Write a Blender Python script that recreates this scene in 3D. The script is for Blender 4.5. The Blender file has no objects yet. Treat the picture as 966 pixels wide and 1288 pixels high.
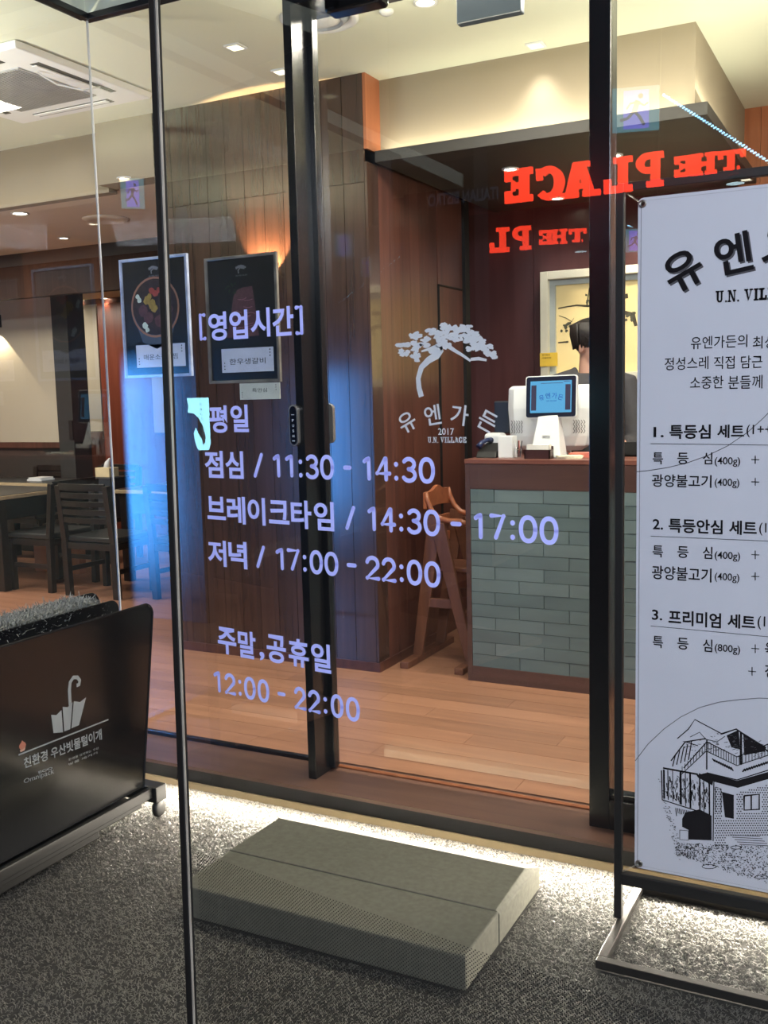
import bpy, bmesh, math, random
import numpy as np
from mathutils import Vector, Matrix, noise
random.seed(7)
S = bpy.context.scene
COL = S.collection
R = math.radians
PI = math.pi

# ------------------------------------------------------------------ camera, world, exposure, main lights
H = 1.45                                   # eye height above the restaurant floor (z = 0)
RX = Vector((0.88986522, 0.03196251, -0.4551025))
RY = Vector((0.45557253, -0.11552414, 0.88267086))
RZ = Vector((-0.02436295, -0.9927903, -0.11736215))
FPX = 1253.0
EYE = Vector((0, 0, H))
cam_d = bpy.data.cameras.new('camera'); cam = bpy.data.objects.new('camera', cam_d); COL.objects.link(cam)
right = Vector((RX[0], RY[0], RZ[0])); up = -Vector((RX[1], RY[1], RZ[1])); back = -Vector((RX[2], RY[2], RZ[2]))
cam.matrix_world = Matrix(((right[0], up[0], back[0], 0), (right[1], up[1], back[1], 0), (right[2], up[2], back[2], H), (0, 0, 0, 1)))
cam_d.sensor_fit = 'VERTICAL'; cam_d.sensor_height = 36; cam_d.lens = FPX / 1288 * 36
cam_d.clip_start = 0.02
S.camera = cam

S.view_settings.view_transform = 'Standard'; S.view_settings.look = 'None'
S.view_settings.exposure = 0.9; S.view_settings.gamma = 1.0
S.cycles.transparent_max_bounces = 24
S.cycles.max_bounces = 8
S.cycles.sample_clamp_indirect = 6
S.cycles.use_denoising = True
W = bpy.data.worlds.new('night'); S.world = W; W.use_nodes = True
W.node_tree.nodes['Background'].inputs[0].default_value = (0.30, 0.38, 0.6, 1)
W.node_tree.nodes['Background'].inputs[1].default_value = 0.02

def area(name, loc, size, power, col, aim=None, spread=180, vis=True):
    d = bpy.data.lights.new(name, 'AREA'); d.shape = 'RECTANGLE'; d.size, d.size_y = size
    d.energy = power; d.color = col; d.spread = R(spread)
    o = bpy.data.objects.new(name, d); COL.objects.link(o); o.location = loc
    v = Vector(aim) if aim else Vector((0, 0, -1))
    q = v.to_track_quat('-Z', 'Y')
    o.rotation_euler = q.to_euler()
    return o
def spot(name, loc, power, col, ang=90, blend=.6, aim=(0, 0, -1), rad=.04):
    d = bpy.data.lights.new(name, 'SPOT'); d.energy = power; d.color = col; d.spot_size = R(ang); d.spot_blend = blend
    d.shadow_soft_size = rad
    o = bpy.data.objects.new(name, d); COL.objects.link(o); o.location = loc
    o.rotation_euler = Vector(aim).to_track_quat('-Z', 'Y').to_euler()
    return o
WARM = (1.0, .93, .70); WARM2 = (1.0, .92, .78); COOL = (.82, .89, 1.0)
ZC = 3.02                                  # high ceiling
ZL = 2.70                                  # lower ceiling
# cove light lying on top of the dark reception canopy
area('cove_and_fill_lamp', (-1.6, 4.625, 2.668), (1.5, .05), 1.6, WARM, aim=(0, .25, 1))
area('cove_and_fill_lamp', (-.80, 5.4, 2.668), (.05, 1.5), 1.3, WARM, aim=(.1, 0, 1)).rotation_euler[2] = 0
area('cove_and_fill_lamp', (-6.3, 4.63, 2.66), (4.0, .03), 1.6, WARM, aim=(0, .3, 1))
# strip under the door sill that washes the carpet
area('sill_lamp', (-.8, 3.044, -.0145), (4.4, .006), 90, (1, .90, .74), aim=(0, -1, -.3), spread=180)
# unseen uplight added behind the door header to brighten the ceiling
area('cove_and_fill_lamp', (-.3, 3.38, 2.68), (3.4, .05), 16, WARM, aim=(0, .35, 1))
# area lamps added under the ceilings for general room light
area('room_fill_lamp', (-1.4, 3.75, 2.99), (.9, .5), 30, WARM2)
area('room_fill_lamp', (.6, 4.0, 2.99), (.9, .9), 52, WARM2)
area('room_fill_lamp', (-6.3, 3.3, 2.99), (1.2, .6), 46, WARM2)
area('room_fill_lamp', (-6.8, 5.1, 2.68), (.8, .6), 30, WARM2)
area('room_fill_lamp', (-8.2, 7.6, 2.5), (1.0, .5), 16, WARM2)
# two lamps added out of view to brighten the high ceiling
area('ceiling_fill_lamp', (-4.35, 2.3, 1.99), (.26, .26), 38, (1, .95, .74), aim=(0, .12, 1))
area('ceiling_fill_lamp', (.30, 3.85, 1.99), (.26, .26), 36, (1, .95, .74), aim=(-.25, 0, 1))
# the shopping street outside: cool panel lamps in the canopy
area('street_lamp', (1.3, -2.6, 3.38), (1.4, .4), 150, COOL, aim=(-1.6, 4.6, -2.2))
area('street_lamp', (3.2, -1.6, 3.38), (1.4, .4), 110, COOL, aim=(-3.6, 3.6, -2.2))

# ------------------------------------------------------------------ picture-to-place measuring helpers
def ray(px, py):
    d = Vector((px - 483, py - 644, FPX)); return Vector((RX.dot(d), RY.dot(d), RZ.dot(d)))
def onz(px, py, z): d = ray(px, py); return EYE + d * ((z - H) / d[2])
def ony(px, py, y): d = ray(px, py); return EYE + d * (y / d[1])
def onx(px, py, x): d = ray(px, py); return EYE + d * (x / d[0])
PHI = R(8.49); ND = Vector((math.sin(PHI), math.cos(PHI), 0)); UD = Vector((math.cos(PHI), -math.sin(PHI), 0)); D0 = 1.15
def onn(px, py, d=0.0):                     # on the near glass door
    r = ray(px, py); return EYE + r * ((D0 + d) / r.dot(ND))
def mirror_near(px, py, t):                 # a point that the near glass shows at this spot, t m along
    r = ray(px, py); v = r.normalized() * t; m = v - 2 * v.dot(ND) * ND + 2 * D0 * ND; return EYE + m
def mirror_fac(px, py, t, yf=3.27):
    r = ray(px, py).normalized() * t; return EYE + Vector((r[0], 2 * yf - r[1], r[2]))

# ------------------------------------------------------------------ materials
MATS = {}
def srgb(c):
    return tuple(((x / 255) / 12.92 if x / 255 <= .04045 else ((x / 255 + .055) / 1.055) ** 2.4) for x in c)
def mat(name, c, rough=.6, metal=0, spec=.5, var=.08, scale=12, stretch=(1, 1, 1), bump=0, emit=0, ecol=None, coat=0):
    if name in MATS: return MATS[name]
    m = bpy.data.materials.new(name); m.use_nodes = True; n = m.node_tree.nodes; l = m.node_tree.links
    b = n['Principled BSDF']; b.inputs['Roughness'].default_value = rough; b.inputs['Metallic'].default_value = metal
    b.inputs['Specular IOR Level'].default_value = spec
    b.inputs['Coat Weight'].default_value = coat; b.inputs['Coat Roughness'].default_value = .12
    c = srgb(c)
    tc = n.new('ShaderNodeTexCoord'); mp = n.new('ShaderNodeMapping'); mp.inputs['Scale'].default_value = stretch
    l.new(tc.outputs['Object'], mp.inputs['Vector'])
    oi = n.new('ShaderNodeObjectInfo'); ad = n.new('ShaderNodeVectorMath'); ad.operation = 'ADD'
    mu = n.new('ShaderNodeMath'); mu.operation = 'MULTIPLY'; mu.inputs[1].default_value = 37
    l.new(oi.outputs['Random'], mu.inputs[0]); l.new(mp.outputs[0], ad.inputs[0]); l.new(mu.outputs[0], ad.inputs[1])
    no = n.new('ShaderNodeTexNoise'); no.inputs['Scale'].default_value = scale; no.inputs['Detail'].default_value = 5
    l.new(ad.outputs[0], no.inputs['Vector'])
    cr = n.new('ShaderNodeValToRGB'); e = cr.color_ramp.elements
    e[0].position = .3; e[1].position = .7
    e[0].color = (*[x * (1 - var) for x in c], 1); e[1].color = (*[min(1, x * (1 + var)) for x in c], 1)
    l.new(no.outputs[0], cr.inputs[0]); l.new(cr.outputs[0], b.inputs['Base Color'])
    if bump:
        bp = n.new('ShaderNodeBump'); bp.inputs['Strength'].default_value = bump; bp.inputs['Distance'].default_value = .002
        l.new(no.outputs[0], bp.inputs['Height']); l.new(bp.outputs[0], b.inputs['Normal'])
    if emit:
        b.inputs['Emission Color'].default_value = (*(srgb(ecol) if ecol else c), 1); b.inputs['Emission Strength'].default_value = emit
    MATS[name] = m; return m
def glass(name, tint=(1, 1, 1), ior=1.5, extra=0.0):
    if name in MATS: return MATS[name]
    m = bpy.data.materials.new(name); m.use_nodes = True; n = m.node_tree.nodes; l = m.node_tree.links
    n.clear(); out = n.new('ShaderNodeOutputMaterial'); tr = n.new('ShaderNodeBsdfTransparent'); tr.inputs[0].default_value = (*tint, 1)
    gl = n.new('ShaderNodeBsdfGlossy'); gl.inputs['Roughness'].default_value = 0.0; gl.inputs[0].default_value = (1, 1, 1, 1)
    # Fresnel from the facing angle, the same from both sides of the sheet
    ge = n.new('ShaderNodeNewGeometry'); dt = n.new('ShaderNodeVectorMath'); dt.operation = 'DOT_PRODUCT'
    l.new(ge.outputs['Incoming'], dt.inputs[0]); l.new(ge.outputs['Normal'], dt.inputs[1])
    ab = n.new('ShaderNodeMath'); ab.operation = 'ABSOLUTE'; l.new(dt.outputs['Value'], ab.inputs[0])
    s1 = n.new('ShaderNodeMath'); s1.operation = 'SUBTRACT'; s1.inputs[0].default_value = 1; l.new(ab.outputs[0], s1.inputs[1])
    pw = n.new('ShaderNodeMath'); pw.operation = 'POWER'; pw.inputs[1].default_value = 5; l.new(s1.outputs[0], pw.inputs[0])
    ma = n.new('ShaderNodeMath'); ma.operation = 'MULTIPLY_ADD'; ma.inputs[1].default_value = .96; ma.inputs[2].default_value = .04 + extra
    l.new(pw.outputs[0], ma.inputs[0])
    mx = n.new('ShaderNodeMixShader'); l.new(ma.outputs[0], mx.inputs[0]); l.new(tr.outputs[0], mx.inputs[1]); l.new(gl.outputs[0], mx.inputs[2])
    l.new(mx.outputs[0], out.inputs[0]); MATS[name] = m; return m
def pane_mats(name, tint, extra):
    b = bpy.data.materials.get('glass_back')
    if not b:
        b = bpy.data.materials.new('glass_back'); b.use_nodes = True; n = b.node_tree.nodes; n.clear(); o_ = n.new('ShaderNodeOutputMaterial'); t_ = n.new('ShaderNodeBsdfTransparent')
        b.node_tree.links.new(t_.outputs[0], o_.inputs[0])
    return [glass(name, tint, extra=extra), b]
def wood(name, c1, c2, rough=.35, axis='z', scale=1.0, spec=.5, coat=0):
    if name in MATS: return MATS[name]
    m = bpy.data.materials.new(name); m.use_nodes = True; n = m.node_tree.nodes; l = m.node_tree.links
    b = n['Principled BSDF']; b.inputs['Roughness'].default_value = rough; b.inputs['Specular IOR Level'].default_value = spec
    b.inputs['Coat Weight'].default_value = coat; b.inputs['Coat Roughness'].default_value = .06
    tc = n.new('ShaderNodeTexCoord'); mp = n.new('ShaderNodeMapping')
    st = {'z': (14, 14, .9), 'x': (.9, 14, 14), 'y': (14, .9, 14)}[axis]
    mp.inputs['Scale'].default_value = [s * scale for s in st]
    l.new(tc.outputs['Object'], mp.inputs['Vector'])
    oi = n.new('ShaderNodeObjectInfo'); mu = n.new('ShaderNodeMath'); mu.operation = 'MULTIPLY'; mu.inputs[1].default_value = 53
    ad = n.new('ShaderNodeVectorMath'); ad.operation = 'ADD'
    l.new(oi.outputs['Random'], mu.inputs[0]); l.new(mp.outputs[0], ad.inputs[0]); l.new(mu.outputs[0], ad.inputs[1])
    no = n.new('ShaderNodeTexNoise'); no.inputs['Scale'].default_value = 1.6; no.inputs['Detail'].default_value = 8; no.inputs['Distortion'].default_value = .6
    l.new(ad.outputs[0], no.inputs['Vector'])
    cr = n.new('ShaderNodeValToRGB'); e = cr.color_ramp.elements
    e[0].position = .3; e[1].position = .72; e[0].color = (*srgb(c1), 1); e[1].color = (*srgb(c2), 1)
    hs = n.new('ShaderNodeHueSaturation'); mr = n.new('ShaderNodeMapRange'); mr.inputs['To Min'].default_value = .86; mr.inputs['To Max'].default_value = 1.12
    l.new(oi.outputs['Random'], mr.inputs[0]); l.new(mr.outputs[0], hs.inputs['Value'])
    l.new(no.outputs[0], cr.inputs[0]); l.new(cr.outputs[0], hs.inputs['Color']); l.new(hs.outputs[0], b.inputs['Base Color'])
    bp = n.new('ShaderNodeBump'); bp.inputs['Strength'].default_value = .15; bp.inputs['Distance'].default_value = .001
    l.new(no.outputs[0], bp.inputs['Height']); l.new(bp.outputs[0], b.inputs['Normal'])
    MATS[name] = m; return m
def emis(name, c, s):
    if name in MATS: return MATS[name]
    m = bpy.data.materials.new(name); m.use_nodes = True; n = m.node_tree.nodes
    b = n['Principled BSDF']; b.inputs['Base Color'].default_value = (0, 0, 0, 1); b.inputs['Emission Color'].default_value = (*srgb(c), 1)
    b.inputs['Emission Strength'].default_value = s; b.inputs['Specular IOR Level'].default_value = 0
    MATS[name] = m; return m

BLACK = mat('black_aluminium', (26, 27, 30), rough=.22, spec=.55, var=.05)
BLACKM = mat('matt_black', (20, 20, 21), rough=.55, var=.1)
WALLWOOD = wood('brown_panel_wood', (50, 35, 29), (70, 49, 41), rough=.24, axis='z', coat=.65)
REDWOOD = wood('reddish_panel_wood', (72, 44, 38), (98, 60, 50), rough=.28, axis='z')
ORANGEWOOD = wood('orange_edge_wood', (150, 88, 58), (176, 108, 72), rough=.35, axis='z')
FLOORWOOD = wood('laminate_floor', (136, 96, 76), (160, 116, 92), rough=.30, axis='x', scale=.8)
SILLWOOD = wood('sill_wood', (94, 68, 58), (112, 82, 70), rough=.4, axis='x')
DARKWOOD = wood('dark_chair_wood', (22, 18, 17), (36, 30, 28), rough=.35, axis='z')
PAINT = mat('beige_paint', (186, 176, 156), rough=.85, var=.03, scale=3)
CEIL = mat('ceiling_paint', (214, 217, 198), rough=.9, var=.02, scale=2)
BROWNP = mat('taupe_paint', (150, 138, 120), rough=.85, var=.03, scale=3)
DARKP = mat('charcoal_paint', (52, 50, 48), rough=.6, var=.06, scale=4)
WHITEP = mat('white_plastic', (222, 224, 226), rough=.35, var=.02)
DECAL = mat('lavender_vinyl', (182, 188, 255), rough=.6, var=.02, spec=.2)
LOGO = mat('silver_vinyl', (232, 234, 242), rough=.5, var=.02, spec=.2)
STEEL = mat('brushed_steel', (170, 165, 158), rough=.3, metal=.9, var=.06, scale=60, stretch=(1, 20, 1))
CLEAR = pane_mats('clear_glass', (.97, .98, .975), .035)
CLEARN = pane_mats('door_glass', (.96, .975, .97), .045)
ACRYL = glass('acrylic', (.96, .97, .98))
INK = mat('black_ink', (28, 26, 30), rough=.8, var=.05, spec=.1)
INKG = mat('grey_ink', (92, 90, 96), rough=.8, var=.05, spec=.1)
PAPER = mat('banner_fabric', (214, 214, 226), rough=.8, var=.015, scale=6)

# ------------------------------------------------------------------ mesh helpers
class MB:
    def __init__(s): s.v = []; s.f = []; s.mi = []; s.m = 0
    def add(s, vs, fs):
        k = len(s.v); s.v += [tuple(v) for v in vs]
        for f in fs: s.f.append(tuple(i + k for i in f)); s.mi.append(s.m)
        return s
    def hexa(s, p):                        # 8 corner points, bottom ring then top ring
        return s.add(p, [(3, 2, 1, 0), (4, 5, 6, 7), (0, 1, 5, 4), (1, 2, 6, 5), (2, 3, 7, 6), (3, 0, 4, 7)])
    def pane(s, *p):                      # glass sheet: the street side face mirrors, the rest only lets light through
        k = len(s.f); s.box(*p)
        for i in range(k, len(s.f)): s.mi[i] = 1
        s.mi[k + (2 if (p[1] - p[0]) > (p[3] - p[2]) else 3)] = 0; return s
    def box(s, x0, x1, y0, y1, z0, z1):
        return s.hexa([(x0, y0, z0), (x1, y0, z0), (x1, y1, z0), (x0, y1, z0), (x0, y0, z1), (x1, y0, z1), (x1, y1, z1), (x0, y1, z1)])
    def obox(s, o, u, v, w, a, b, c):      # a,b,c = (min,max) along u,v,w from o
        o = Vector(o); P = lambda i, j, k: o + u * a[i] + v * b[j] + w * c[k]
        return s.hexa([P(0, 0, 0), P(1, 0, 0), P(1, 1, 0), P(0, 1, 0), P(0, 0, 1), P(1, 0, 1), P(1, 1, 1), P(0, 1, 1)])
    def beam(s, p, q, w, t, side=(1, 0, 0), w2=None, t2=None):   # bar from p to q, width w along side
        p, q = Vector(p), Vector(q); d = (q - p).normalized(); u = Vector(side); u = (u - d * u.dot(d)).normalized(); v = d.cross(u)
        w2 = w2 or w; t2 = t2 or t
        c = lambda o, a, b: [o - u * a / 2 - v * b / 2, o + u * a / 2 - v * b / 2, o + u * a / 2 + v * b / 2, o - u * a / 2 + v * b / 2]
        return s.hexa(c(p, w, t) + c(q, w2, t2))
    def tube(s, pts, r, n=8, cap=True, closed=False):
        pts = [Vector(p) for p in pts]; N = len(pts); rs = r if isinstance(r, (list, tuple)) else [r] * N
        vs = []; ref = None
        for i, p in enumerate(pts):
            if closed: t = pts[(i + 1) % N] - pts[i - 1]
            else: t = pts[min(i + 1, N - 1)] - pts[max(i - 1, 0)]
            t.normalize()
            if ref is None: ref = t.orthogonal().normalized()
            ref = (ref - t * ref.dot(t)).normalized(); b = t.cross(ref)
            vs += [p + (ref * math.cos(2 * PI * k / n) + b * math.sin(2 * PI * k / n)) * rs[i] for k in range(n)]
        fs = []
        for i in range(N if closed else N - 1):
            a, c = i * n, ((i + 1) % N) * n
            fs += [(a + k, a + (k + 1) % n, c + (k + 1) % n, c + k) for k in range(n)]
        if cap and not closed: fs += [tuple(range(n - 1, -1, -1)), tuple((N - 1) * n + k for k in range(n))]
        return s.add(vs, fs)
    def cyl(s, p, q, r, n=16, r2=None): return s.tube([p, q], [r, r2 if r2 is not None else r], n)
    def lathe(s, prof, o=(0, 0, 0), n=24, ax=(0, 0, 1)):
        o = Vector(o); a = Vector(ax).normalized(); u = a.orthogonal().normalized(); w = a.cross(u); vs = []
        for r, z in prof: vs += [o + a * z + (u * math.cos(2 * PI * k / n) + w * math.sin(2 * PI * k / n)) * r for k in range(n)]
        fs = [(i * n + k, i * n + (k + 1) % n, (i + 1) * n + (k + 1) % n, (i + 1) * n + k) for i in range(len(prof) - 1) for k in range(n)]
        fs += [tuple(range(n - 1, -1, -1)), tuple((len(prof) - 1) * n + k for k in range(n))]
        return s.add(vs, fs)
    def prism(s, pts, d):                  # planar outline given in 3D, pushed by vector d
        n = len(pts); pts = [Vector(p) for p in pts]; d = Vector(d)
        return s.add(pts + [p + d for p in pts], [tuple(range(n - 1, -1, -1)), tuple(range(n, 2 * n))] + [(i, (i + 1) % n, n + (i + 1) % n, n + i) for i in range(n)])
    def ell(s, c, r, nu=16, nv=10, rot=None):
        c = Vector(c); vs = []; 
        for j in range(1, nv):
            t = PI * j / nv
            for i in range(nu):
                p = Vector((r[0] * math.sin(t) * math.cos(2 * PI * i / nu), r[1] * math.sin(t) * math.sin(2 * PI * i / nu), r[2] * math.cos(t)))
                vs.append(c + (rot @ p if rot else p))
        a = Vector((0, 0, r[2])); b = -a
        vs += [c + (rot @ a if rot else a), c + (rot @ b if rot else b)]
        fs = [(j * nu + i, (j + 1) * nu + i, (j + 1) * nu + (i + 1) % nu, j * nu + (i + 1) % nu) for j in range(nv - 2) for i in range(nu)]
        T = len(vs) - 2; fs += [(T, i, (i + 1) % nu) for i in range(nu)] + [(T + 1, (nv - 2) * nu + (i + 1) % nu, (nv - 2) * nu + i) for i in range(nu)]
        return s.add(vs, fs)
    def build(s, name, m, parent=None, bevel=0, smooth=False, seg=2, fix=True):
        me = bpy.data.meshes.new(name); me.from_pydata(s.v, [], s.f)
        ms = m if isinstance(m, (list, tuple)) else [m]
        for x in ms: me.materials.append(x)
        if len(ms) > 1: me.polygons.foreach_set('material_index', s.mi)
        if fix:
            bm = bmesh.new(); bm.from_mesh(me); bmesh.ops.recalc_face_normals(bm, faces=bm.faces); bm.to_mesh(me); bm.free()
        if smooth: me.polygons.foreach_set('use_smooth', [True] * len(me.polygons))
        o = bpy.data.objects.new(name, me); COL.objects.link(o)
        if bevel:
            b = o.modifiers.new('bevel', 'BEVEL'); b.width = bevel; b.segments = seg; b.limit_method = 'ANGLE'
        if smooth and bevel: pass
        if parent:
            o.parent = parent
            if parent.type == 'EMPTY' or True:
                o.matrix_parent_inverse = Matrix.Identity(4)
                base = parent.get('_base')
                if base:                    # meshes are built in world space: move them into their thing's space
                    me.transform(Matrix.Translation(-Vector(base)))
                    o['_base'] = base if False else (0, 0, 0)
                    del o['_base']
                elif parent.parent is not None and parent.parent.get('_base'):
                    me.transform(Matrix.Translation(-Vector(parent.parent.get('_base'))))
        return o
def thing(name, label, cat, loc=(0, 0, 0), group=None):
    o = bpy.data.objects.new(name, None); COL.objects.link(o); o.location = loc; o.empty_display_size = .05
    o['_base'] = tuple(loc); o['label'] = label; o['category'] = cat
    if group: o['group'] = group
    return o
def tag(o, label, cat, group=None):
    o['label'] = label; o['category'] = cat
    if group: o['group'] = group
    return o
def struct(o): o['kind'] = 'structure'; return o
def dup(root, loc, rz, label, group=None):
    r = root.copy(); COL.objects.link(r); r.location = loc; r.rotation_euler = (0, 0, rz); r['label'] = label
    if group: r['group'] = group
    for ch in list(root.children):
        c = ch.copy(); COL.objects.link(c); c.parent = r
        for g in list(ch.children): d = g.copy(); COL.objects.link(d); d.parent = c
    return r

_cv = bpy.data.curves.new('scratch', 'FONT'); _to = bpy.data.objects.new('scratch', _cv); COL.objects.link(_to)
def text_poly(body, bold=0.0, space=1.0):
    _cv.body = body; _cv.size = 1; _cv.offset = bold; _cv.space_character = space; _cv.resolution_u = 4
    dg = bpy.context.evaluated_depsgraph_get(); dg.update()
    e = _to.evaluated_get(dg); me = e.to_mesh()
    v = [(p.co.x, p.co.y) for p in me.vertices]; f = [tuple(p.vertices) for p in me.polygons]; e.to_mesh_clear()
    return v, f
def flat(mb, v, f, P):                      # put 2D polygons on a surface through P(x, y)
    mb.add([P(x, y) for x, y in v], f)
def text_box(mb, body, P, x0, x1, y0, y1, bold=0.0, space=1.0, natural=None):
    """letters fitted in the box x0..x1, y0..y1 of the surface P; natural = keep width = height * natural"""
    v, f = text_poly(body, bold, space)
    if not v: return
    ax, bx = min(p[0] for p in v), max(p[0] for p in v); ay, by = min(p[1] for p in v), max(p[1] for p in v)
    sy = (y1 - y0) / (by - ay); sx = (x1 - x0) / (bx - ax) if x1 is not None else sy * (natural or 1)
    flat(mb, [(x0 + (p[0] - ax) * sx, y0 + (p[1] - ay) * sy) for p in v], f, P)
def ribbon(mb, pts, w, P, closed=False):     # flat stroke of width w in surface units
    pts = [Vector(p) for p in pts]; n = len(pts); L = []; Rr = []
    for i, p in enumerate(pts):
        t = (pts[(i + 1) % n] - pts[i - 1]) if closed else (pts[min(i + 1, n - 1)] - pts[max(0, i - 1)])
        if t.length == 0: t = Vector((1, 0))
        t.normalize(); nn = Vector((-t[1], t[0])); ww = w[i] if isinstance(w, (list, tuple)) else w
        L.append(p + nn * ww / 2); Rr.append(p - nn * ww / 2)
    vs = [P(q[0], q[1]) for q in L + Rr]
    fs = [(i, (i + 1) % n, n + (i + 1) % n, n + i) for i in range(n if closed else n - 1)]
    mb.add(vs, fs)
_k = [0]
def blob(mb, cx, cy, r, P, n=10, jag=.3, ry=None):
    ry = ry or r; _k[0] += 1; lift = Vector((0, -1, 0)) * (.00003 * (_k[0] % 40))
    pts = [(cx + math.cos(2 * PI * k / n) * r * (1 - jag * random.random()), cy + math.sin(2 * PI * k / n) * ry * (1 - jag * random.random())) for k in range(n)]
    mb.add([P(*p) + lift for p in pts], [tuple(range(n))])

def glyph(ch):
    """slab serif capitals in a 1 x 1.25 cell, as rectangles / polygons"""
    s = .2; H1 = 1.25; Q = []
    rect = lambda a, b_, c, d: [(a, c), (b_, c), (b_, d), (a, d)]
    if ch in 'EPHTL': pass
    if ch == 'E': Q = [rect(.12, .42, 0, H1), rect(0, .9, 0, .24), rect(0, .9, H1 - .24, H1), rect(.42, .66, .52, .74), rect(.68, .9, .24, .44), rect(.68, .9, H1 - .44, H1 - .24), rect(.58, .68, .44, .82)]
    if ch == 'L': Q = [rect(.15, .45, 0, H1), rect(0, .9, 0, .24), rect(0, .6, H1 - .2, H1), rect(.68, .9, .24, .5)]
    if ch == 'H': Q = [rect(.1, .38, 0, H1), rect(.62, .9, 0, H1), rect(.38, .62, .52, .74), rect(0, .46, 0, .18), rect(.54, 1, 0, .18), rect(0, .46, H1 - .18, H1), rect(.54, 1, H1 - .18, H1)]
    if ch == 'T': Q = [rect(.33, .63, 0, H1), rect(0, .96, H1 - .24, H1), rect(.2, .76, 0, .18), rect(0, .18, H1 - .48, H1 - .24), rect(.78, .96, H1 - .48, H1 - .24)]
    if ch == 'P':
        Q = [rect(.12, .42, 0, H1), rect(0, .56, 0, .2), rect(0, .5, H1 - .22, H1)]
        n_ = 10; o_ = [(.5 + .42 * math.sin(PI * k / n_), H1 - .375 + .375 * math.cos(PI * k / n_)) for k in range(n_ + 1)]; i_ = [(.5 + .16 * math.sin(PI * k / n_), H1 - .375 + .155 * math.cos(PI * k / n_)) for k in range(n_ + 1)]
        Q += [[o_[k], o_[k + 1], i_[k + 1], i_[k]] for k in range(n_)] + [rect(.42, .5, H1 - .75, H1 - .53)]
    if ch == 'A':
        Q = [[(.12, 0), (.40, 0), (.62, H1), (.42, H1)], [(.62, 0), (.95, 0), (.72, H1), (.50, H1)], rect(.33, .73, .3, .48), rect(0, .46, 0, .2), rect(.58, 1.06, 0, .2), rect(.28, .72, H1 - .18, H1)]
    if ch == 'C':
        n_ = 16; a0, a1 = R(48), R(318)
        o_ = [(.5 + .5 * math.cos(a0 + (a1 - a0) * k / n_), H1 / 2 + .64 * math.sin(a0 + (a1 - a0) * k / n_)) for k in range(n_ + 1)]; i_ = [(.52 + .2 * math.cos(a0 + (a1 - a0) * k / n_), H1 / 2 + .38 * math.sin(a0 + (a1 - a0) * k / n_)) for k in range(n_ + 1)]
        Q = [[o_[k], o_[k + 1], i_[k + 1], i_[k]] for k in range(n_)] + [rect(.72, .92, .78, 1.2)]
    if ch == 'U': Q = [rect(.14, .38, .3, H1), rect(.62, .82, .3, H1), rect(0, .48, H1 - .16, H1), rect(.52, .96, H1 - .16, H1), [(.14, .3), (.38, .3), (.45, .2), (.5, 0), (.3, .04)], [(.82, .3), (.62, .3), (.55, .2), (.5, 0), (.7, .04)], [(.3, .04), (.7, .04), (.55, .2), (.45, .2)]]
    if ch == 'N': Q = [rect(.12, .28, 0, H1), rect(.74, .88, 0, H1), [(.12, H1), (.36, H1), (.88, 0), (.66, 0)], rect(0, .4, 0, .16), rect(.62, 1, H1 - .16, H1), rect(0, .3, H1 - .16, H1)]
    if ch == 'V': Q = [[(.08, H1), (.34, H1), (.58, .2), (.46, 0)], [(.92, H1), (.76, H1), (.46, 0), (.58, .2)], rect(0, .46, H1 - .16, H1), rect(.6, 1, H1 - .16, H1)]
    if ch == 'I': Q = [rect(.14, .42, 0, H1), rect(0, .56, 0, .16), rect(0, .56, H1 - .16, H1)]
    if ch == '.': Q = [rect(.04, .24, 0, .2)]
    if ch == 'G': Q = glyph('C')[:-1] + [rect(.55, 1.0, .48, .62), rect(.70, .92, .1, .62), rect(.72, .92, .82, 1.2)]
    return Q
def slab_text(mb, body, P, x0, x1, y0, y1):
    adv = {'I': .62, '.': .34, ' ': .5, 'E': 1.0, 'L': .98, 'P': 1.0}; tot = sum(adv.get(c, 1.1) for c in body); k = (x1 - x0) / tot; x = x0
    for c in body:
        for q_ in glyph(c): mb.add([P(x + a * k, y0 + b_ / 1.25 * (y1 - y0)) for a, b_ in q_], [tuple(range(len(q_)))])
        x += adv.get(c, 1.1) * k
# ================================================================== SETTING
# ---- restaurant floor: joined boards near the door, a laminate sheet beyond
fl = struct(MB().box(-10, 3, 3.30, 10.5, -.04, -.006).box(-10, -3.03, -2.5, 3.30, -.04, -.006).build('floor', FLOORWOOD))
fl2 = MB(); far = []
yy = 3.30; row = 0
while yy < 7.1:
    off = [0, .45, .2, .7][row % 4]; x = -9.6 + off * 1.2
    while x < 1.2:
        L = 1.2
        near_ = (yy < 5.0 and x > -3.9 and x < .2)
        if near_: MB().box(x, x + L - .0015, yy, yy + .128, -.006, 0).build('floor_board', FLOORWOOD, fl, fix=False)
        else: fl2.box(x, x + L - .0015, yy, yy + .128, -.006, 0)
        x += L
    yy += .13; row += 1
yy = -.5
while yy < 3.3:
    fl2.box(-9.6, -3.03, yy, yy + .128, -.006, 0); yy += .13
o = fl2.build('floor_boards', FLOORWOOD, fl, fix=False); o['kind'] = 'stuff'

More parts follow.
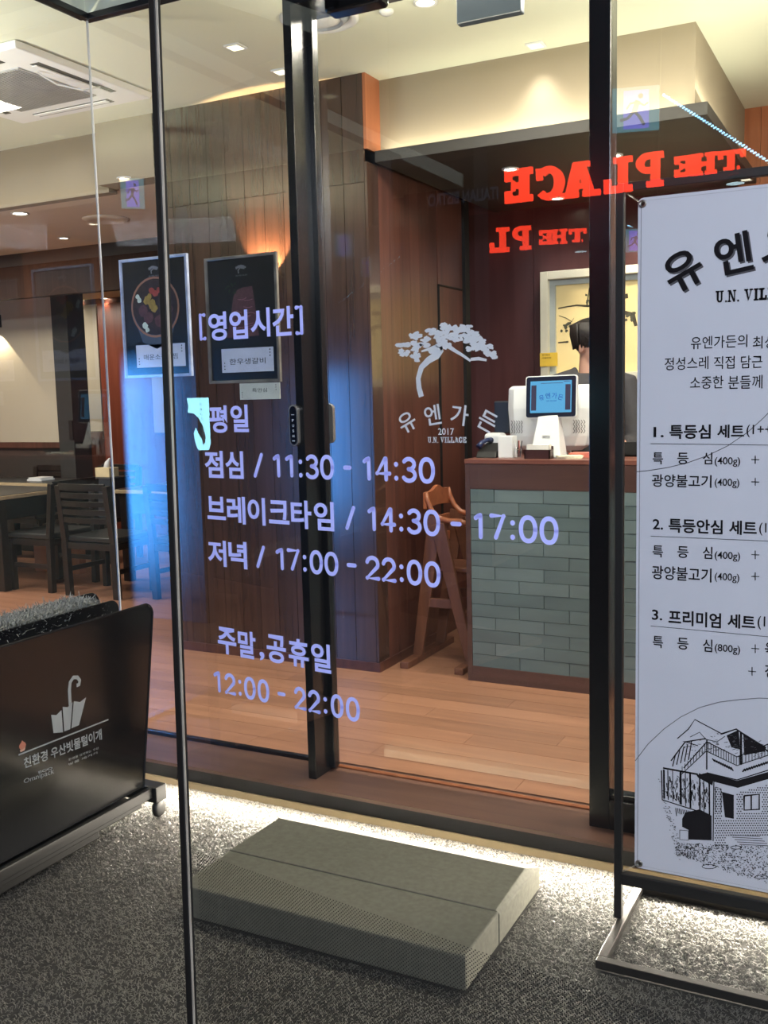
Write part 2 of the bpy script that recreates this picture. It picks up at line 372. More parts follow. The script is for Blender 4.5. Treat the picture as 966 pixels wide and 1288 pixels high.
# ---- street floor under the coil carpet
struct(MB().box(-9.5, 5.5, -13, 3.066, -.16, -.112).build('floor', mat('carpet_backing', (46, 44, 41), rough=.95, var=.25, scale=120, bump=.6)))
rng = np.random.default_rng(3)
N = 120000
xs = rng.uniform(-2.95, .45, N); ys = 3.06 - (rng.random(N) ** 1.15) * 2.0
keep = (ys > .6) & ~((xs > -1.89) & (xs < -.95) & (ys > 2.245) & (ys < 2.865)) & ~((xs > -.69) & (xs < .03) & (((ys > 2.49) & (ys < 2.535)) | ((ys > 2.95) & (ys < 2.995)))) & ~((abs(xs + .667) < .018) & (ys > 2.49) & (ys < 2.995)); xs, ys = xs[keep], ys[keep]; N = len(xs)
a = rng.uniform(0, 2 * PI, N); L = rng.uniform(.004, .0075, N); hh = rng.uniform(.002, .0065, N); wd = .0011
ca, sa = np.cos(a), np.sin(a)
V = np.zeros((N, 6, 3))
for k, (t, h) in enumerate(((-1, 0), (0, 1), (1, .1))):
    cx = xs + ca * L * t; cy = ys + sa * L * t; cz = -.112 + hh * h
    V[:, 2 * k, 0] = cx - sa * wd; V[:, 2 * k, 1] = cy + ca * wd; V[:, 2 * k, 2] = cz
    V[:, 2 * k + 1, 0] = cx + sa * wd; V[:, 2 * k + 1, 1] = cy - ca * wd; V[:, 2 * k + 1, 2] = cz
base = (np.arange(N) * 6)[:, None]
F = np.concatenate([base + np.array([0, 1, 3, 2]), base + np.array([2, 3, 5, 4])], 1).reshape(-1)
me = bpy.data.meshes.new('carpet_pile'); me.vertices.add(N * 6); me.vertices.foreach_set('co', V.reshape(-1))
me.loops.add(N * 8); me.loops.foreach_set('vertex_index', F.astype(np.int32)); me.polygons.add(N * 2)
me.polygons.foreach_set('loop_start', np.arange(N * 2, dtype=np.int32) * 4)
me.update(); me.validate()
me.materials.append(mat('carpet_coil', (98, 94, 88), rough=.45, var=.5, scale=300, spec=.6))
o = bpy.data.objects.new('carpet_pile', me); COL.objects.link(o); o['kind'] = 'stuff'; o['label'] = 'speckled grey coil carpet covering the floor in front of the door'; o['category'] = 'carpet'

# ---- ceilings
struct(MB().box(-10, 3, 3.30, 4.68, ZC, ZC + .1).box(-.83, 3, 4.68, 10, ZC, ZC + .1).box(-10, -3.03, -1, 3.30, ZC, ZC + .1).build('ceiling', CEIL))
struct(MB().box(-10, -4.12, 4.68, 6.27, ZL, ZL + .05).box(-4.12, -2.5, 4.53, 6.27, ZL, ZL + .05).build('ceiling', mat('low_ceiling_paint', (228, 214, 186), rough=.9, var=.02)))
struct(MB().box(-12, -4.2, 6.33, 10.4, 2.56, 2.62).build('ceiling', mat('warm_ceiling', (206, 186, 140), rough=.9, var=.02)))
struct(MB().box(-5.5, 3.5, -4.6, 3.05, 3.45, 3.55).build('ceiling', mat('canopy_soffit', (62, 62, 64), rough=.8, var=.05)))
# ---- upstands of the raised ceiling
struct(MB().box(-2.376, -.83, 4.67, 4.70, 2.66, ZC).box(-.86, -.83, 4.70, 6.24, 2.66, ZC).build('trim_1', BROWNP))
struct(MB().box(-10, -4.12, 4.67, 4.69, ZL - .02, ZC).build('trim_2', BROWNP))
struct(MB().box(-4.12, -3.68, 4.517, 4.66, ZL - .02, ZC).build('trim_3', BROWNP))
struct(MB().box(-10, -4.12, 4.60, 4.67, ZL - .045, ZL - .02).build('trim_4', BROWNP))
# dark canopy over the reception
sl = struct(MB().box(-2.36, -.76, 4.57, 6.24, 2.60, 2.655).build('trim_5', DARKP, bevel=.002))
# ---- wood clad partition beside the reception: vertical boards on a core
wl = struct(MB().box(-3.67, -2.392, 4.53, 4.70, 0, ZC).box(-2.44, -2.392, 4.53, 5.80, 0, 2.66).build('wall_left', REDWOOD))
x = -2.3925; k = 0
while x > -3.64:
    MB().box(x - .1185, x - .0012, 4.517, 4.531, 0, 2.50).build('wall_board', WALLWOOD, wl, fix=False)
    MB().box(x - .1185, x - .0012, 4.517, 4.531, 2.503, ZC).build('wall_board', WALLWOOD, wl, fix=False)
    x -= .12; k += 1
y = 4.517
MB().box(-2.392, -2.376, 4.517, 4.67, 2.66, ZC).build('wall_board', ORANGEWOOD, wl, fix=False)  # cove light put into this board's brighter orange wood
while y < 5.3:
    MB().box(-2.392, -2.378, y, y + .1175, 0, 2.598).build('wall_board', WALLWOOD if y < 4.55 else REDWOOD, wl, fix=False); y += .119
MB().box(-2.392, -2.372, 5.365, 5.372, 0, 2.07).box(-2.392, -2.372, 5.365, 5.73, 2.065, 2.073).build('door_gap', BLACKM, wl, fix=False)
MB().box(-2.392, -2.380, 5.372, 5.73, 0, 2.065).box(-2.392, -2.380, 5.365, 5.73, 2.073, 2.598).build('wall_panel', REDWOOD, wl, fix=False)
MB().box(-2.44, -2.36, 5.73, 5.80, 0, 2.598).build('door_jamb', BLACKM, wl, fix=False)
MB().box(-3.67, -2.37, 4.507, 4.518, 0, .05).box(-2.39, -2.368, 4.508, 5.37, 0, .05).build('baseboard_left', REDWOOD, wl)
# ---- back wall behind the reception
bw = struct(MB().box(-2.8, 3, 6.262, 6.35, 0, ZC).build('wall_back', mat('plum_wall', (98, 58, 60), rough=.4, var=.05, scale=3)))
for i in range(8):
    x = -2.8 + i * .70
    MB().box(x, x + .697, 6.25, 6.263, 0, 2.6 if x < -.8 else ZC).build('wall_panel', wood('plum_panel', (72, 44, 46), (86, 54, 56), rough=.3, axis='z', scale=.6), bw, fix=False)
for i in range(12):
    MB().box(-.86 + i * .12, -.742 + i * .12, 6.236, 6.25, 2.2, ZC).build('wall_board', ORANGEWOOD, bw, fix=False)  # the lit look of these upper boards is put into their orange
# ---- far fascia and the walls of the dining room
struct(MB().box(-10, -4.0, 6.25, 6.33, 2.333, ZL).build('trim_6', wood('fascia_wood', (50, 35, 29), (66, 46, 37), rough=.65, spec=.15, axis='z')))
struct(MB().box(-10, -4.0, 6.245, 6.25, 2.60, ZL).build('trim_7', DARKP))
wa = struct(MB().box(-11, -7.02, 7.03, 7.15, 0, 2.56).build('wall_far', DARKP))
for i in range(4):
    MB().box(-11 + i * 1.0, -10.004 + i * 1.0, 7.0, 7.032, 1.075, 2.46).build('wall_panel', PAINT, wa, fix=False)
MB().box(-11, -7.0, 6.985, 7.03, 1.02, 1.075).build('dado_rail', REDWOOD, wa)
MB().box(-11, -7.0, 6.99, 7.03, 2.46, 2.56).build('head_rail', REDWOOD, wa)
struct(MB().box(-6.99, -6.80, 6.94, 7.16, 0, 2.56).build('trim_8', mat('dark_post', (50, 52, 52), rough=.5)))
wb = struct(MB().box(-12, -3.5, 8.43, 8.5, 0, 2.56).build('wall_rear', REDWOOD))
MB().box(-8.30, -7.80, 8.40, 8.43, 1.12, 2.50).build('wall_panel', PAINT, wb); MB().box(-8.9, -8.32, 8.40, 8.43, .3, 2.50).build('wall_panel', BROWNP, wb)
MB().box(-9, -7.8, 8.39, 8.43, 1.04, 1.11).build('dado_rail', REDWOOD, wb)
MB().box(-7.78, -6.2, 8.40, 8.43, .0, 2.50).build('wall_panel', wood('red_lacquer_panel', (130, 62, 44), (156, 82, 60), rough=.3, axis='z'), wb)
MB().box(-7.05, -6.75, 8.37, 8.41, 1.1, 2.3).build('wall_panel', PAINT, wb)
struct(MB().box(-10.1, -10, -1, 10, 0, ZC).build('wall_side', PAINT))
struct(MB().box(1.9, 2.0, 3.3, 6.3, 0, ZC).build('wall_right', REDWOOD))
# ---- sill
struct(MB().box(-3.02, 1.5, 3.034, 3.31, -.012, 0).box(-3.02, 1.5, 3.028, 3.034, -.0135, 0).build('trim_9', SILLWOOD))
struct(MB().box(-3.02, 1.5, 3.072, 3.12, -.086, -.012).build('trim_10', mat('black_fascia', (5, 5, 6), rough=.6, spec=.15, var=.15, scale=8), bevel=.002))
struct(MB().box(-3.02, 1.5, 3.064, 3.12, -.115, -.086).build('trim_11', mat('cream_plinth', (130, 114, 86), rough=.6, var=.05)))
t = thing('light_strip', 'thin warm light strip hidden under the black door sill', 'light', (-.8, 3.044, -.013))
MB().box(-3.0, 1.4, 3.038, 3.050, -.0140, -.0122).build('strip_housing', WHITEP, t)
struct(MB().box(-3.04, -2.99, -.2, 3.12, -.112, 0).build('trim_12', BLACKM))
# door track
struct(MB().tube([(-1.93, 3.262, .004), (-.85, 3.262, .004)], .008, 6).build('trim_13', ORANGEWOOD))

# ---- facade glazing
w1 = struct(MB().pane(-3.0, -1.95, 3.276, 3.286, .012, 3.0).build('window_1', CLEAR))
MB().box(-3.0, -1.95, 3.268, 3.294, 0, .014).build('window_channel', BLACK, w1)
MB().box(-3.01, -1.95, 3.262, 3.30, 2.995, 3.02).build('window_head', BLACK, w1, bevel=.002)
w2 = struct(MB().pane(-3.005, -2.995, .3, 3.272, .012, 3.0).build('window_2', CLEAR))
MB().box(-3.02, -2.98, .3, 3.262, 2.995, 3.02).build('window_head', BLACK, w2, bevel=.002)
MB().box(-3.02, -2.98, .3, 3.262, 0, .014).build('window_channel', BLACK, w2)
MB().box(-3.003, -2.997, 3.272, 3.280, .01, 2.995).build('glass_joint', mat('silicone_joint', (188, 190, 196), rough=.3, var=.05), w2)
d1 = struct(MB().pane(-1.90, -.87, 3.23, 3.24, .012, 2.80).build('door_1', CLEAR))
MB().box(-1.955, -1.922, 3.11, 3.275, 0, 3.02).build('door_post', BLACK, d1, bevel=.002)
MB().box(-1.922, -.87, 3.11, 3.275, 2.80, 3.02).build('door_header', BLACK, d1, bevel=.002)
MB().box(-1.94, -1.90, 3.215, 3.255, .01, 2.80).build('door_stile', BLACK, d1, bevel=.003)
w3 = struct(MB().pane(-.80, 1.4, 3.165, 3.175, .11, 2.72).build('window_3', CLEAR))
MB().box(-.872, -.805, 3.13, 3.21, 0, 3.02).build('window_stile', BLACK, w3, bevel=.003)
MB().box(-.805, 1.4, 3.13, 3.21, 0, .10).build('bottom_rail', BLACK, w3, bevel=.003)
MB().box(-.805, 1.4, 3.145, 3.195, .10, .118).build('glazing_bead', BLACK, w3, bevel=.003)
MB().box(-.85, 1.4, 3.13, 3.21, 2.74, 3.02).build('window_head', BLACK, w3)

# ---- pine tree mark and name on the sliding door
YL = 3.2285
def Pf(y):
    return lambda a, b: Vector((a, y, b))
def pxf(px, py, y=YL): p = ony(px, py, y); return (p[0], p[2])
lg = MB(); P = Pf(YL)
def polyl(pts, w, mb=lg, P=P, y=YL):
    ribbon(mb, [pxf(a, b, y) for a, b in pts], w, P)
polyl([(530, 499), (527, 488), (526, 476), (530, 462), (539, 453), (549, 447), (553, 441), (551, 436)], [.020, .019, .018, .020, .024, .028, .030, .034])
polyl([(549, 438), (562, 434), (572, 441), (582, 447), (592, 454)], [.030, .018, .012, .010, .008])
polyl([(592, 452), (602, 451), (612, 453)], [.010, .012, .008]); polyl([(530, 442), (540, 439), (550, 436)], [.006, .010, .018])
random.seed(11)
for cx, cy, rx, ry, k in ((506, 433, 7, 4, 9), (523, 435, 7, 6, 12), (524, 449, 7, 4, 9), (508, 444, 5, 4, 7), (523, 422, 6, 3.5, 9), (536, 430, 6, 6, 9), (543, 417, 7, 4, 10), (556, 424, 9, 7, 18),
                         (566, 411, 11, 5, 16), (560, 434, 9, 4, 10), (576, 421, 12, 8, 22), (592, 424, 10, 7, 18), (585, 413, 8, 5, 10), (601, 430, 9, 5, 14), (611, 437, 7, 4, 10), (597, 438, 8, 3, 8), (545, 441, 9, 3, 8), (622, 446, 4, 3, 5), (613, 444, 3, 3, 5)):
    for _ in range(k):
        t = random.random() * 2 * PI; r = math.sqrt(random.random())
        c = pxf(cx + rx * r * math.cos(t), cy + ry * r * math.sin(t)); blob(lg, c[0], c[1], .015, P, n=9, jag=.6, ry=.010)
def arc_letters(mb, items, P, sz, bold):
    for ch, c, rot in items:
        v, f = text_poly(ch, bold); ax = (min(p[0] for p in v) + max(p[0] for p in v)) / 2; ay = (min(p[1] for p in v) + max(p[1] for p in v)) / 2
        cr, sr = math.cos(rot), math.sin(rot)
        flat(mb, [(c[0] + ((p[0] - ax) * cr - (p[1] - ay) * sr) * sz, c[1] + ((p[0] - ax) * sr + (p[1] - ay) * cr) * sz) for p in v], f, P)
arc_letters(lg, [('유', pxf(512, 531), R(28)), ('엔', pxf(544, 522), R(8)), ('가', pxf(578, 522), R(-8)), ('든', pxf(613, 530), R(-28))], P, .078, .012)
a, b = pxf(551, 547), pxf(571, 538.5); text_box(lg, '2017', P, a[0], b[0], a[1], b[1], bold=.01)
a, b = pxf(538, 557), pxf(587, 549.5); slab_text(lg, 'U.N. VILLAGE', P, a[0], b[0], a[1], b[1])
o = lg.build('pine_tree_logo', LOGO, d1, fix=False)
# touch switch on the door post, and its twin on the room side
def switch(x, y, z, s):
    w, h = .019, .075
    out = [(x + w * math.cos(q), z + h - w + w * math.sin(q)) for q in [PI * k / 8 for k in range(9)]] + [(x + w * math.cos(q), z - h + w + w * math.sin(q)) for q in [PI + PI * k / 8 for k in range(9)]]
    sw = MB().prism([(a, y, b) for a, b in out], (0, s * .018, 0)).build('touch_switch', mat('satin_metal', (176, 172, 170), rough=.25, metal=.7), d1, bevel=.001)
    c = MB().prism([(x + (a - x) * .74, y + s * .0185, z + (b - z) * .93) for a, b in out], (0, s * .001, 0)).build('switch_face', mat('switch_black', (20, 24, 36), rough=.2), sw)
    return sw
switch(-1.957, 3.11, 1.345, -1)
switch(-1.915, 3.275, 1.345, 1)
tx = MB()
for i, ch in enumerate('PUSH'):
    text_box(tx, ch, Pf(3.0895), -1.961, -1.953, 1.359 - i * .019, 1.368 - i * .019, bold=.01)
ribbon(tx, [(-1.963, 1.384), (-1.951, 1.384)], .002, Pf(3.0895)); ribbon(tx, [(-1.963, 1.289), (-1.951, 1.289)], .003, Pf(3.0895))
tx.build('switch_lettering', LOGO, d1, fix=False)
t = thing('door_sensor', 'black motion sensor box on the header above the sliding door', 'sensor', (-1.64, 3.06, 2.74))
MB().box(-1.745, -1.535, 3.03, 3.108, 2.715, 2.86).build('housing', mat('gloss_black', (16, 16, 18), rough=.12), t, bevel=.014, seg=4)
MB().box(-1.70, -1.57, 3.026, 3.0315, 2.722, 2.742).build('lens', mat('lens_black', (8, 8, 10), rough=.05), t)

# ================================================================== NEAR GLASS DOOR with the opening hours
def nd(s, z, d=0.0): return ND * (D0 + d) + UD * s + Vector((0, 0, z))
def edge_s(z, off=0.0):                     # the free edge of the door leans a little
    return EL + (z - 1.45) * ELS + off
a_ = onn(201.5, 100); b_ = onn(243.5, 1240); ELS = (a_.dot(UD) - b_.dot(UD)) / (a_[2] - b_[2]); EL = a_.dot(UD) - (a_[2] - 1.45) * ELS; sL = edge_s(.65)
def slab_n(o0, o1, d0_, d1_, s1=None):       # sheet between leaning offsets o0 and o1 of the free edge
    z0, z1 = -.105, 3.448; P_ = lambda z, o_, d: nd(edge_s(z, o_) if not (s1 and o_ == 'R') else s1, z, d)
    R_ = lambda z, d: nd(s1, z, d) if s1 else nd(edge_s(z, o1), z, d)
    return MB().hexa([nd(edge_s(z0, o0), z0, d0_), R_(z0, d0_), R_(z0, d1_), nd(edge_s(z0, o0), z0, d1_), nd(edge_s(z1, o0), z1, d0_), R_(z1, d0_), R_(z1, d1_), nd(edge_s(z1, o0), z1, d1_)])
g = slab_n(0, 0, 0, .010, 1.35); g.mi = [1, 1, 0, 1, 1, 1]
d2 = struct(g.build('door_2', CLEARN))
slab_n(-.018, -.0042, -.003, .0104).build('edge_seal', BLACKM, d2, bevel=.001)
slab_n(-.0042, .0, -.0006, .0012).build('edge_strip', mat('polished_edge', (206, 196, 182), rough=.25, metal=.35, var=.25, scale=5, stretch=(1, 1, 3)), d2)
def Pn(a, b): return nd(a, b, -.0012)
def pn(px, py): p = onn(px, py, -.0012); return (p.dot(UD), p[2])
def word(mb, w, l, r, top, bot, bold=.05):
    """one word whose left edge, right edge, top and bottom were read off at its middle"""
    m = (l + r) / 2; x0 = pn(l, (top + bot) / 2)[0]; x1 = pn(r, (top + bot) / 2)[0]; z0 = pn(m, bot)[1]; z1 = pn(m, top)[1]
    text_box(mb, w, Pn, x0, x1, z0, z1, bold=bold)
def strokes_of(ch):
    el = lambda cx, cy, rx, ry, a0, a1, n=14: [(cx + rx * math.cos(R(a0 + (a1 - a0) * k / n)), cy + ry * math.sin(R(a0 + (a1 - a0) * k / n))) for k in range(n + 1)]
    return {'0': [[(.5 + .5 * math.copysign(abs(math.cos(q)) ** .85, math.cos(q)), .5 + .5 * math.copysign(abs(math.sin(q)) ** .95, math.sin(q))) for q in [2 * PI * k / 28 for k in range(29)]]],
            '1': [[(.05, .86), (.5, .96), (.9, 1), (.93, .97), (.93, 0)]], '2': [el(.48, .70, .48, .30, 165, -25) + [(.0, .0), (1, 0)]],
            '3': [el(.45, .76, .47, .24, 150, -75, 10) + [(.42, .53)], [(.42, .53)] + el(.45, .26, .53, .26, 75, -150, 12)],
            '4': [[(.66, 1), (0, .28), (1, .28)], [(.72, 1), (.72, 0)]], '7': [[(0, 1), (1, 1), (.36, 0)]],
            '/': [[(1, 1), (0, 0)]], '-': [[(0, .5), (1, .5)]], '[': [[(1, 1), (0, 1), (0, 0), (1, 0)]], ']': [[(0, 1), (1, 1), (1, 0), (0, 0)]]}.get(ch)
def dot(mb, x, z, r): mb.add([Pn(x + r * math.cos(2 * PI * k / 12), z + r * math.sin(2 * PI * k / 12)) for k in range(12)], [tuple(range(12))])
_word = word
def word(mb, w, l, r, top, bot, bold=.05):
    m = (l + r) / 2; x0 = pn(l, (top + bot) / 2)[0]; x1 = pn(r, (top + bot) / 2)[0]; z0 = pn(m, bot)[1]; z1 = pn(m, top)[1]; sw = .0062
    if w == ':':
        for f in (0, 1): dot(mb, (x0 + x1) / 2, z0 + sw * .55 + f * (z1 - z0 - sw * 1.1), sw * .58)
        return
    S_ = strokes_of(w)
    if not S_: return _word(mb, w, l, r, top, bot, bold)
    h = sw / 2; sy_ = 0 if w == '-' else z1 - z0 - sw
    for pl in S_:
        pts = [(x0 + h + a * (x1 - x0 - sw), (z0 + z1) / 2 + (b_ - .5) * sy_) for a, b_ in pl]
        ribbon(mb, pts, sw, Pn)
        for p in pts if len(pts) < 8 else (pts[0], pts[-1]): dot(mb, p[0], p[1], h * 1.0)
        if len(pts) >= 8 and w == '2':
            for p in pts[-3:]: dot(mb, p[0], p[1], h)
def words(items, bold=.026):
    mb = MB()
    for it in items: word(mb, *it, bold=bold)
    mb.build('lettering', DECAL, d2, fix=False)
words([('[', 250.5, 259, 394, 428.5), ('영', 262, 285, 392.5, 428.5), ('업', 288.5, 311.5, 390, 426.5), ('시', 315, 339.5, 387.5, 424), ('간', 342.5, 369, 385.5, 422.5), (']', 371, 381, 384, 421.5)])
words([('평', 263.5, 285.5, 510, 544.5), ('일', 290, 312.5, 509, 543.5)])
words([('점', 257.5, 280.5, 567, 601), ('심', 283.5, 306, 567.5, 602), ('/', 318.5, 331, 569.5, 601), ('1', 343, 352.5, 571, 600.5), ('1', 358.5, 369, 571.5, 600.5), (':', 374.5, 381.5, 578, 600.5), ('3', 384.5, 401, 571.5, 603), ('0', 402.5, 420, 572, 603.5), ('-', 431.5, 442, 585.5, 591), ('1', 456, 466.5, 574, 604.5), ('4', 472, 492, 574, 605.5), (':', 494.5, 502, 581, 604.5), ('3', 505.5, 524.5, 574.5, 607.5), ('0', 526.5, 547, 575, 608.5)])
words([('브', 260.5, 283.5, 624.5, 653.5), ('레', 285.5, 308.5, 624.5, 659), ('이', 311.5, 333.5, 626, 660.5), ('크', 338, 363.5, 629.5, 659), ('타', 366, 391.5, 629.5, 665), ('임', 395, 420, 631, 667.5), ('/', 434, 447, 636, 667), ('1', 462, 473, 637, 668), ('4', 478.5, 498, 638, 669.5), (':', 500.5, 508.5, 646, 668.5), ('3', 512, 530.5, 639.5, 672.5), ('0', 532.5, 553.5, 641, 674.5), ('-', 566.5, 580.5, 656, 662), ('1', 595.5, 607.5, 645, 678), ('7', 615.5, 636, 646, 679), (':', 640.5, 649, 654.5, 679), ('0', 652.5, 676, 648, 683.5), ('0', 678.5, 702.5, 649.5, 685.5)])
words([('저', 261.5, 284.5, 679.5, 712), ('녁', 287.5, 310.5, 681, 715), ('/', 322, 333.5, 686, 715), ('1', 346.5, 357, 689, 717), ('7', 361, 377, 690, 718), (':', 379.5, 387, 698, 719), ('0', 389.5, 406, 692, 722.5), ('0', 408, 425.5, 694, 724.5), ('-', 436, 448.5, 708, 714), ('2', 459.5, 478, 699, 730), ('2', 480, 498.5, 701, 732.5), (':', 501, 509, 710, 732), ('0', 511.5, 531, 704, 736.5), ('0', 533.5, 554, 706, 739)])
words([('주', 274, 297, 789.5, 823), ('말', 299.5, 321.5, 794, 828), (',', 326.5, 332.5, 820, 831), ('공', 335.5, 359.5, 799, 834), ('휴', 363, 388, 804, 839), ('일', 391.5, 416, 809.5, 845.5)])
words([('1', 268.5, 277.5, 844, 870.5), ('2', 282.5, 296.5, 847, 874), (':', 299, 304.5, 855, 875), ('0', 307, 321.5, 851.5, 880), ('0', 324, 338.5, 854.5, 883.5), ('-', 349, 359, 870, 876), ('2', 370, 385, 864, 893), ('2', 387.5, 403, 868, 897), (':', 406, 412.5, 877, 897.5), ('0', 416, 432, 873.5, 903), ('0', 435, 452.5, 877, 907.5)])
# dotted privacy film low on the near door
fm = bpy.data.materials.new('dotted_film'); fm.use_nodes = True; n = fm.node_tree.nodes; l = fm.node_tree.links; n.clear()
out = n.new('ShaderNodeOutputMaterial'); tr = n.new('ShaderNodeBsdfTransparent'); df = n.new('ShaderNodeBsdfDiffuse'); df.inputs[0].default_value = (.012, .012, .014, 1)
mx = n.new('ShaderNodeMixShader'); tc = n.new('ShaderNodeTexCoord'); mp = n.new('ShaderNodeMapping'); mp.inputs['Rotation'].default_value = (0, 0, R(45)); l.new(tc.outputs['UV'], mp.inputs['Vector'])
sc = n.new('ShaderNodeVectorMath'); sc.operation = 'SCALE'; sc.inputs['Scale'].default_value = 1 / .0044; l.new(mp.outputs[0], sc.inputs[0])
fr = n.new('ShaderNodeVectorMath'); fr.operation = 'FRACTION'; l.new(sc.outputs[0], fr.inputs[0])
sb = n.new('ShaderNodeVectorMath'); sb.operation = 'SUBTRACT'; sb.inputs[1].default_value = (.5, .5, 0); l.new(fr.outputs[0], sb.inputs[0])
sx = n.new('ShaderNodeSeparateXYZ'); l.new(sb.outputs[0], sx.inputs[0]); cx = n.new('ShaderNodeCombineXYZ'); l.new(sx.outputs[0], cx.inputs[0]); l.new(sx.outputs[1], cx.inputs[1])
ln = n.new('ShaderNodeVectorMath'); ln.operation = 'LENGTH'; l.new(cx.outputs[0], ln.inputs[0])
lt = n.new('ShaderNodeMath'); lt.operation = 'LESS_THAN'; lt.inputs[1].default_value = .23; l.new(ln.outputs['Value'], lt.inputs[0])
l.new(lt.outputs[0], mx.inputs[0]); l.new(tr.outputs[0], mx.inputs[1]); l.new(df.outputs[0], mx.inputs[2]); l.new(mx.outputs[0], out.inputs[0])
fo = MB().add([nd(sL + .008, -.1, .0112), nd(1.35, -.1, .0112), nd(1.35, .655, .0112), nd(sL + .008, .655, .0112)], [(0, 1, 2, 3)]).build('dotted_film', fm, d2, fix=False)
uv = fo.data.uv_layers.new(name='uv')
for i, c in enumerate([(sL, -.1), (1.35, -.1), (1.35, .655), (sL, .655)]): uv.data[i].uv = c

# ================================================================== STEP in front of the sill
t = thing('entrance_step', 'grey rubber step of two slabs laid against the door sill', 'step', (-1.41, 2.6, -.108))
STEPM = mat('grey_rubber', (92, 90, 80), rough=.85, var=.14, scale=60, bump=.5)
def slab(y0, y1, back_):
    mb = MB(); x0, x1 = -1.885, -.955; z0, z1 = -.108, -.008
    if back_:                               # bevelled back and end edges catch the sill light
        mb.add([(x0, y0, z0), (x1, y0, z0), (x1, y1, z0), (x0, y1, z0), (x0, y0, z1), (x1 - .012, y0, z1), (x1 - .018, y1 - .085, z1), (x0 + .01, y1 - .085, z1), (x1, y1, z1 - .030), (x0, y1, z1 - .030), (x1, y0, z1 - .01)],
               [(3, 2, 1, 0), (4, 5, 6, 7), (7, 6, 8, 9), (5, 10, 8, 6), (0, 1, 10, 5, 4), (1, 2, 8, 10), (2, 3, 9, 8), (3, 0, 4, 7, 9)])
    else: mb.box(x0, x1, y0, y1, z0, z1)
    return mb
slab(2.252, 2.500, False).build('front_slab', STEPM, t, bevel=.006)
slab(2.503, 2.86, True).build('back_slab', STEPM, t, bevel=.003)

# ================================================================== MENU BANNER STAND
YB = 2.75
t = thing('menu_banner_stand', 'white set menu banner stretched in a black tube frame on a flat base', 'sign', (-.3, YB, -.108))
fr = MB().box(-.690, -.668, YB - .011, YB + .011, -.085, 1.995).build('frame_post', BLACKM, t, bevel=.002)
MB().box(.008, .030, YB - .011, YB + .011, -.085, 1.995).build('frame_post', BLACKM, t, bevel=.002)
MB().box(-.668, .008, YB - .011, YB + .011, 1.972, 1.995).build('frame_rail', BLACKM, t, bevel=.002)
MB().box(-.668, .008, YB - .014, YB + .014, .022, .056).build('frame_rail', BLACKM, t, bevel=.002)
b = MB(); X0, X1, Y0, Y1, zz = -.680, .02, 2.50, 2.985, -.108
b.box(X0, X1, Y0, Y0 + .026, zz, zz + .024).box(X0, X1, Y1 - .026, Y1, zz, zz + .024).box(X0, X0 + .026, Y0 + .026, Y1 - .026, zz, zz + .024).box(X1 - .026, X1, Y0 + .026, Y1 - .026, zz, zz + .024)
b.build('base_frame', mat('satin_black_tube', (60, 58, 56), rough=.28, metal=.6, var=.08), t, bevel=.002)
BX0, BX1, BZ0, BZ1 = -.632, -.028, .078, 1.952
P = Pf(YB - .0035)
def pb(px, py): p = ony(px, py, YB - .0035); return (p[0], p[2])
sheet = MB(); cr = .014
outl = []
for cx, cz, q0 in ((BX1 - cr, BZ1 - cr, 0), (BX0 + cr, BZ1 - cr, 90), (BX0 + cr, BZ0 + cr, 180), (BX1 - cr, BZ0 + cr, 270)):
    outl += [(cx + cr * math.cos(R(q0 + 22.5 * k)), YB + .002, cz + cr * math.sin(R(q0 + 22.5 * k))) for k in range(5)]
sh = sheet.prism(outl, (0, -.004, 0)).build('banner_sheet', PAPER, t)
for cx, cz in ((BX0 + .012, BZ1 - .016), (BX1 - .012, BZ1 - .016), (BX0 + .013, BZ0 + .014), (BX1 - .012, BZ0 + .014)):
    MB().lathe([(.0105, 0), (.0105, .003), (.008, .0042), (.005, .003), (.005, .0)], (cx, YB - .0022, cz), n=16, ax=(0, -1, 0)).build('eyelet', STEEL, t, smooth=True)
    ex = -.668 if cx < -.3 else .008; ez = 1.972 if cz > 1 else .056
    pts = [Vector((cx, YB - .003, cz)).lerp(Vector((ex, YB, ez)), k / 60) + Vector((0, math.sin(k * 1.3), math.cos(k * 1.3))) * .0028 for k in range(61)]
    MB().tube(pts, .0008, 4).build('spring', STEEL, t)
ln = MB(); e = .0085
ribbon(ln, [(BX0 + e, BZ0 + e), (BX0 + e, BZ1 - e), (BX1 - e, BZ1 - e), (BX1 - e, BZ0 + e)], .0012, P, closed=True)
def bt(mb, w, l, r, top, bot, bold=.03):
    bold *= .6
    m = (l + r) / 2; x0 = pb(l, (top + bot) / 2)[0]; x1 = pb(r, (top + bot) / 2)[0]
    text_box(mb, w, P, x0, x1, pb(m, bot)[1], pb(m, top)[1], bold=bold)
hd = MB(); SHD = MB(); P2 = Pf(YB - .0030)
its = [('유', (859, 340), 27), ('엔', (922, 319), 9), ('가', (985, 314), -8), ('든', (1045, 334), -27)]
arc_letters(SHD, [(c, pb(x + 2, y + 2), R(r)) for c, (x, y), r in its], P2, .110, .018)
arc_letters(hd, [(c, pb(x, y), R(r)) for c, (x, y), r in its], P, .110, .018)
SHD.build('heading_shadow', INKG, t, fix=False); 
a_, b_ = pb(900, 381), pb(1012, 382); slab_text(hd, 'U.N. VILLAGE', P, a_[0], b_[0], a_[1], pb(900, 366)[1])
hd.build('heading', INK, t, fix=False)
tx = MB()
bt(tx, '유엔가든의', 869, 940, 422, 438, .004); bt(tx, '최상의', 947, 990, 422, 438, .004)
bt(tx, '정성스레', 836, 891, 449, 465, .004); bt(tx, '직접', 898, 924, 448, 464, .004); bt(tx, '담근', 932, 959, 447, 463, .004)
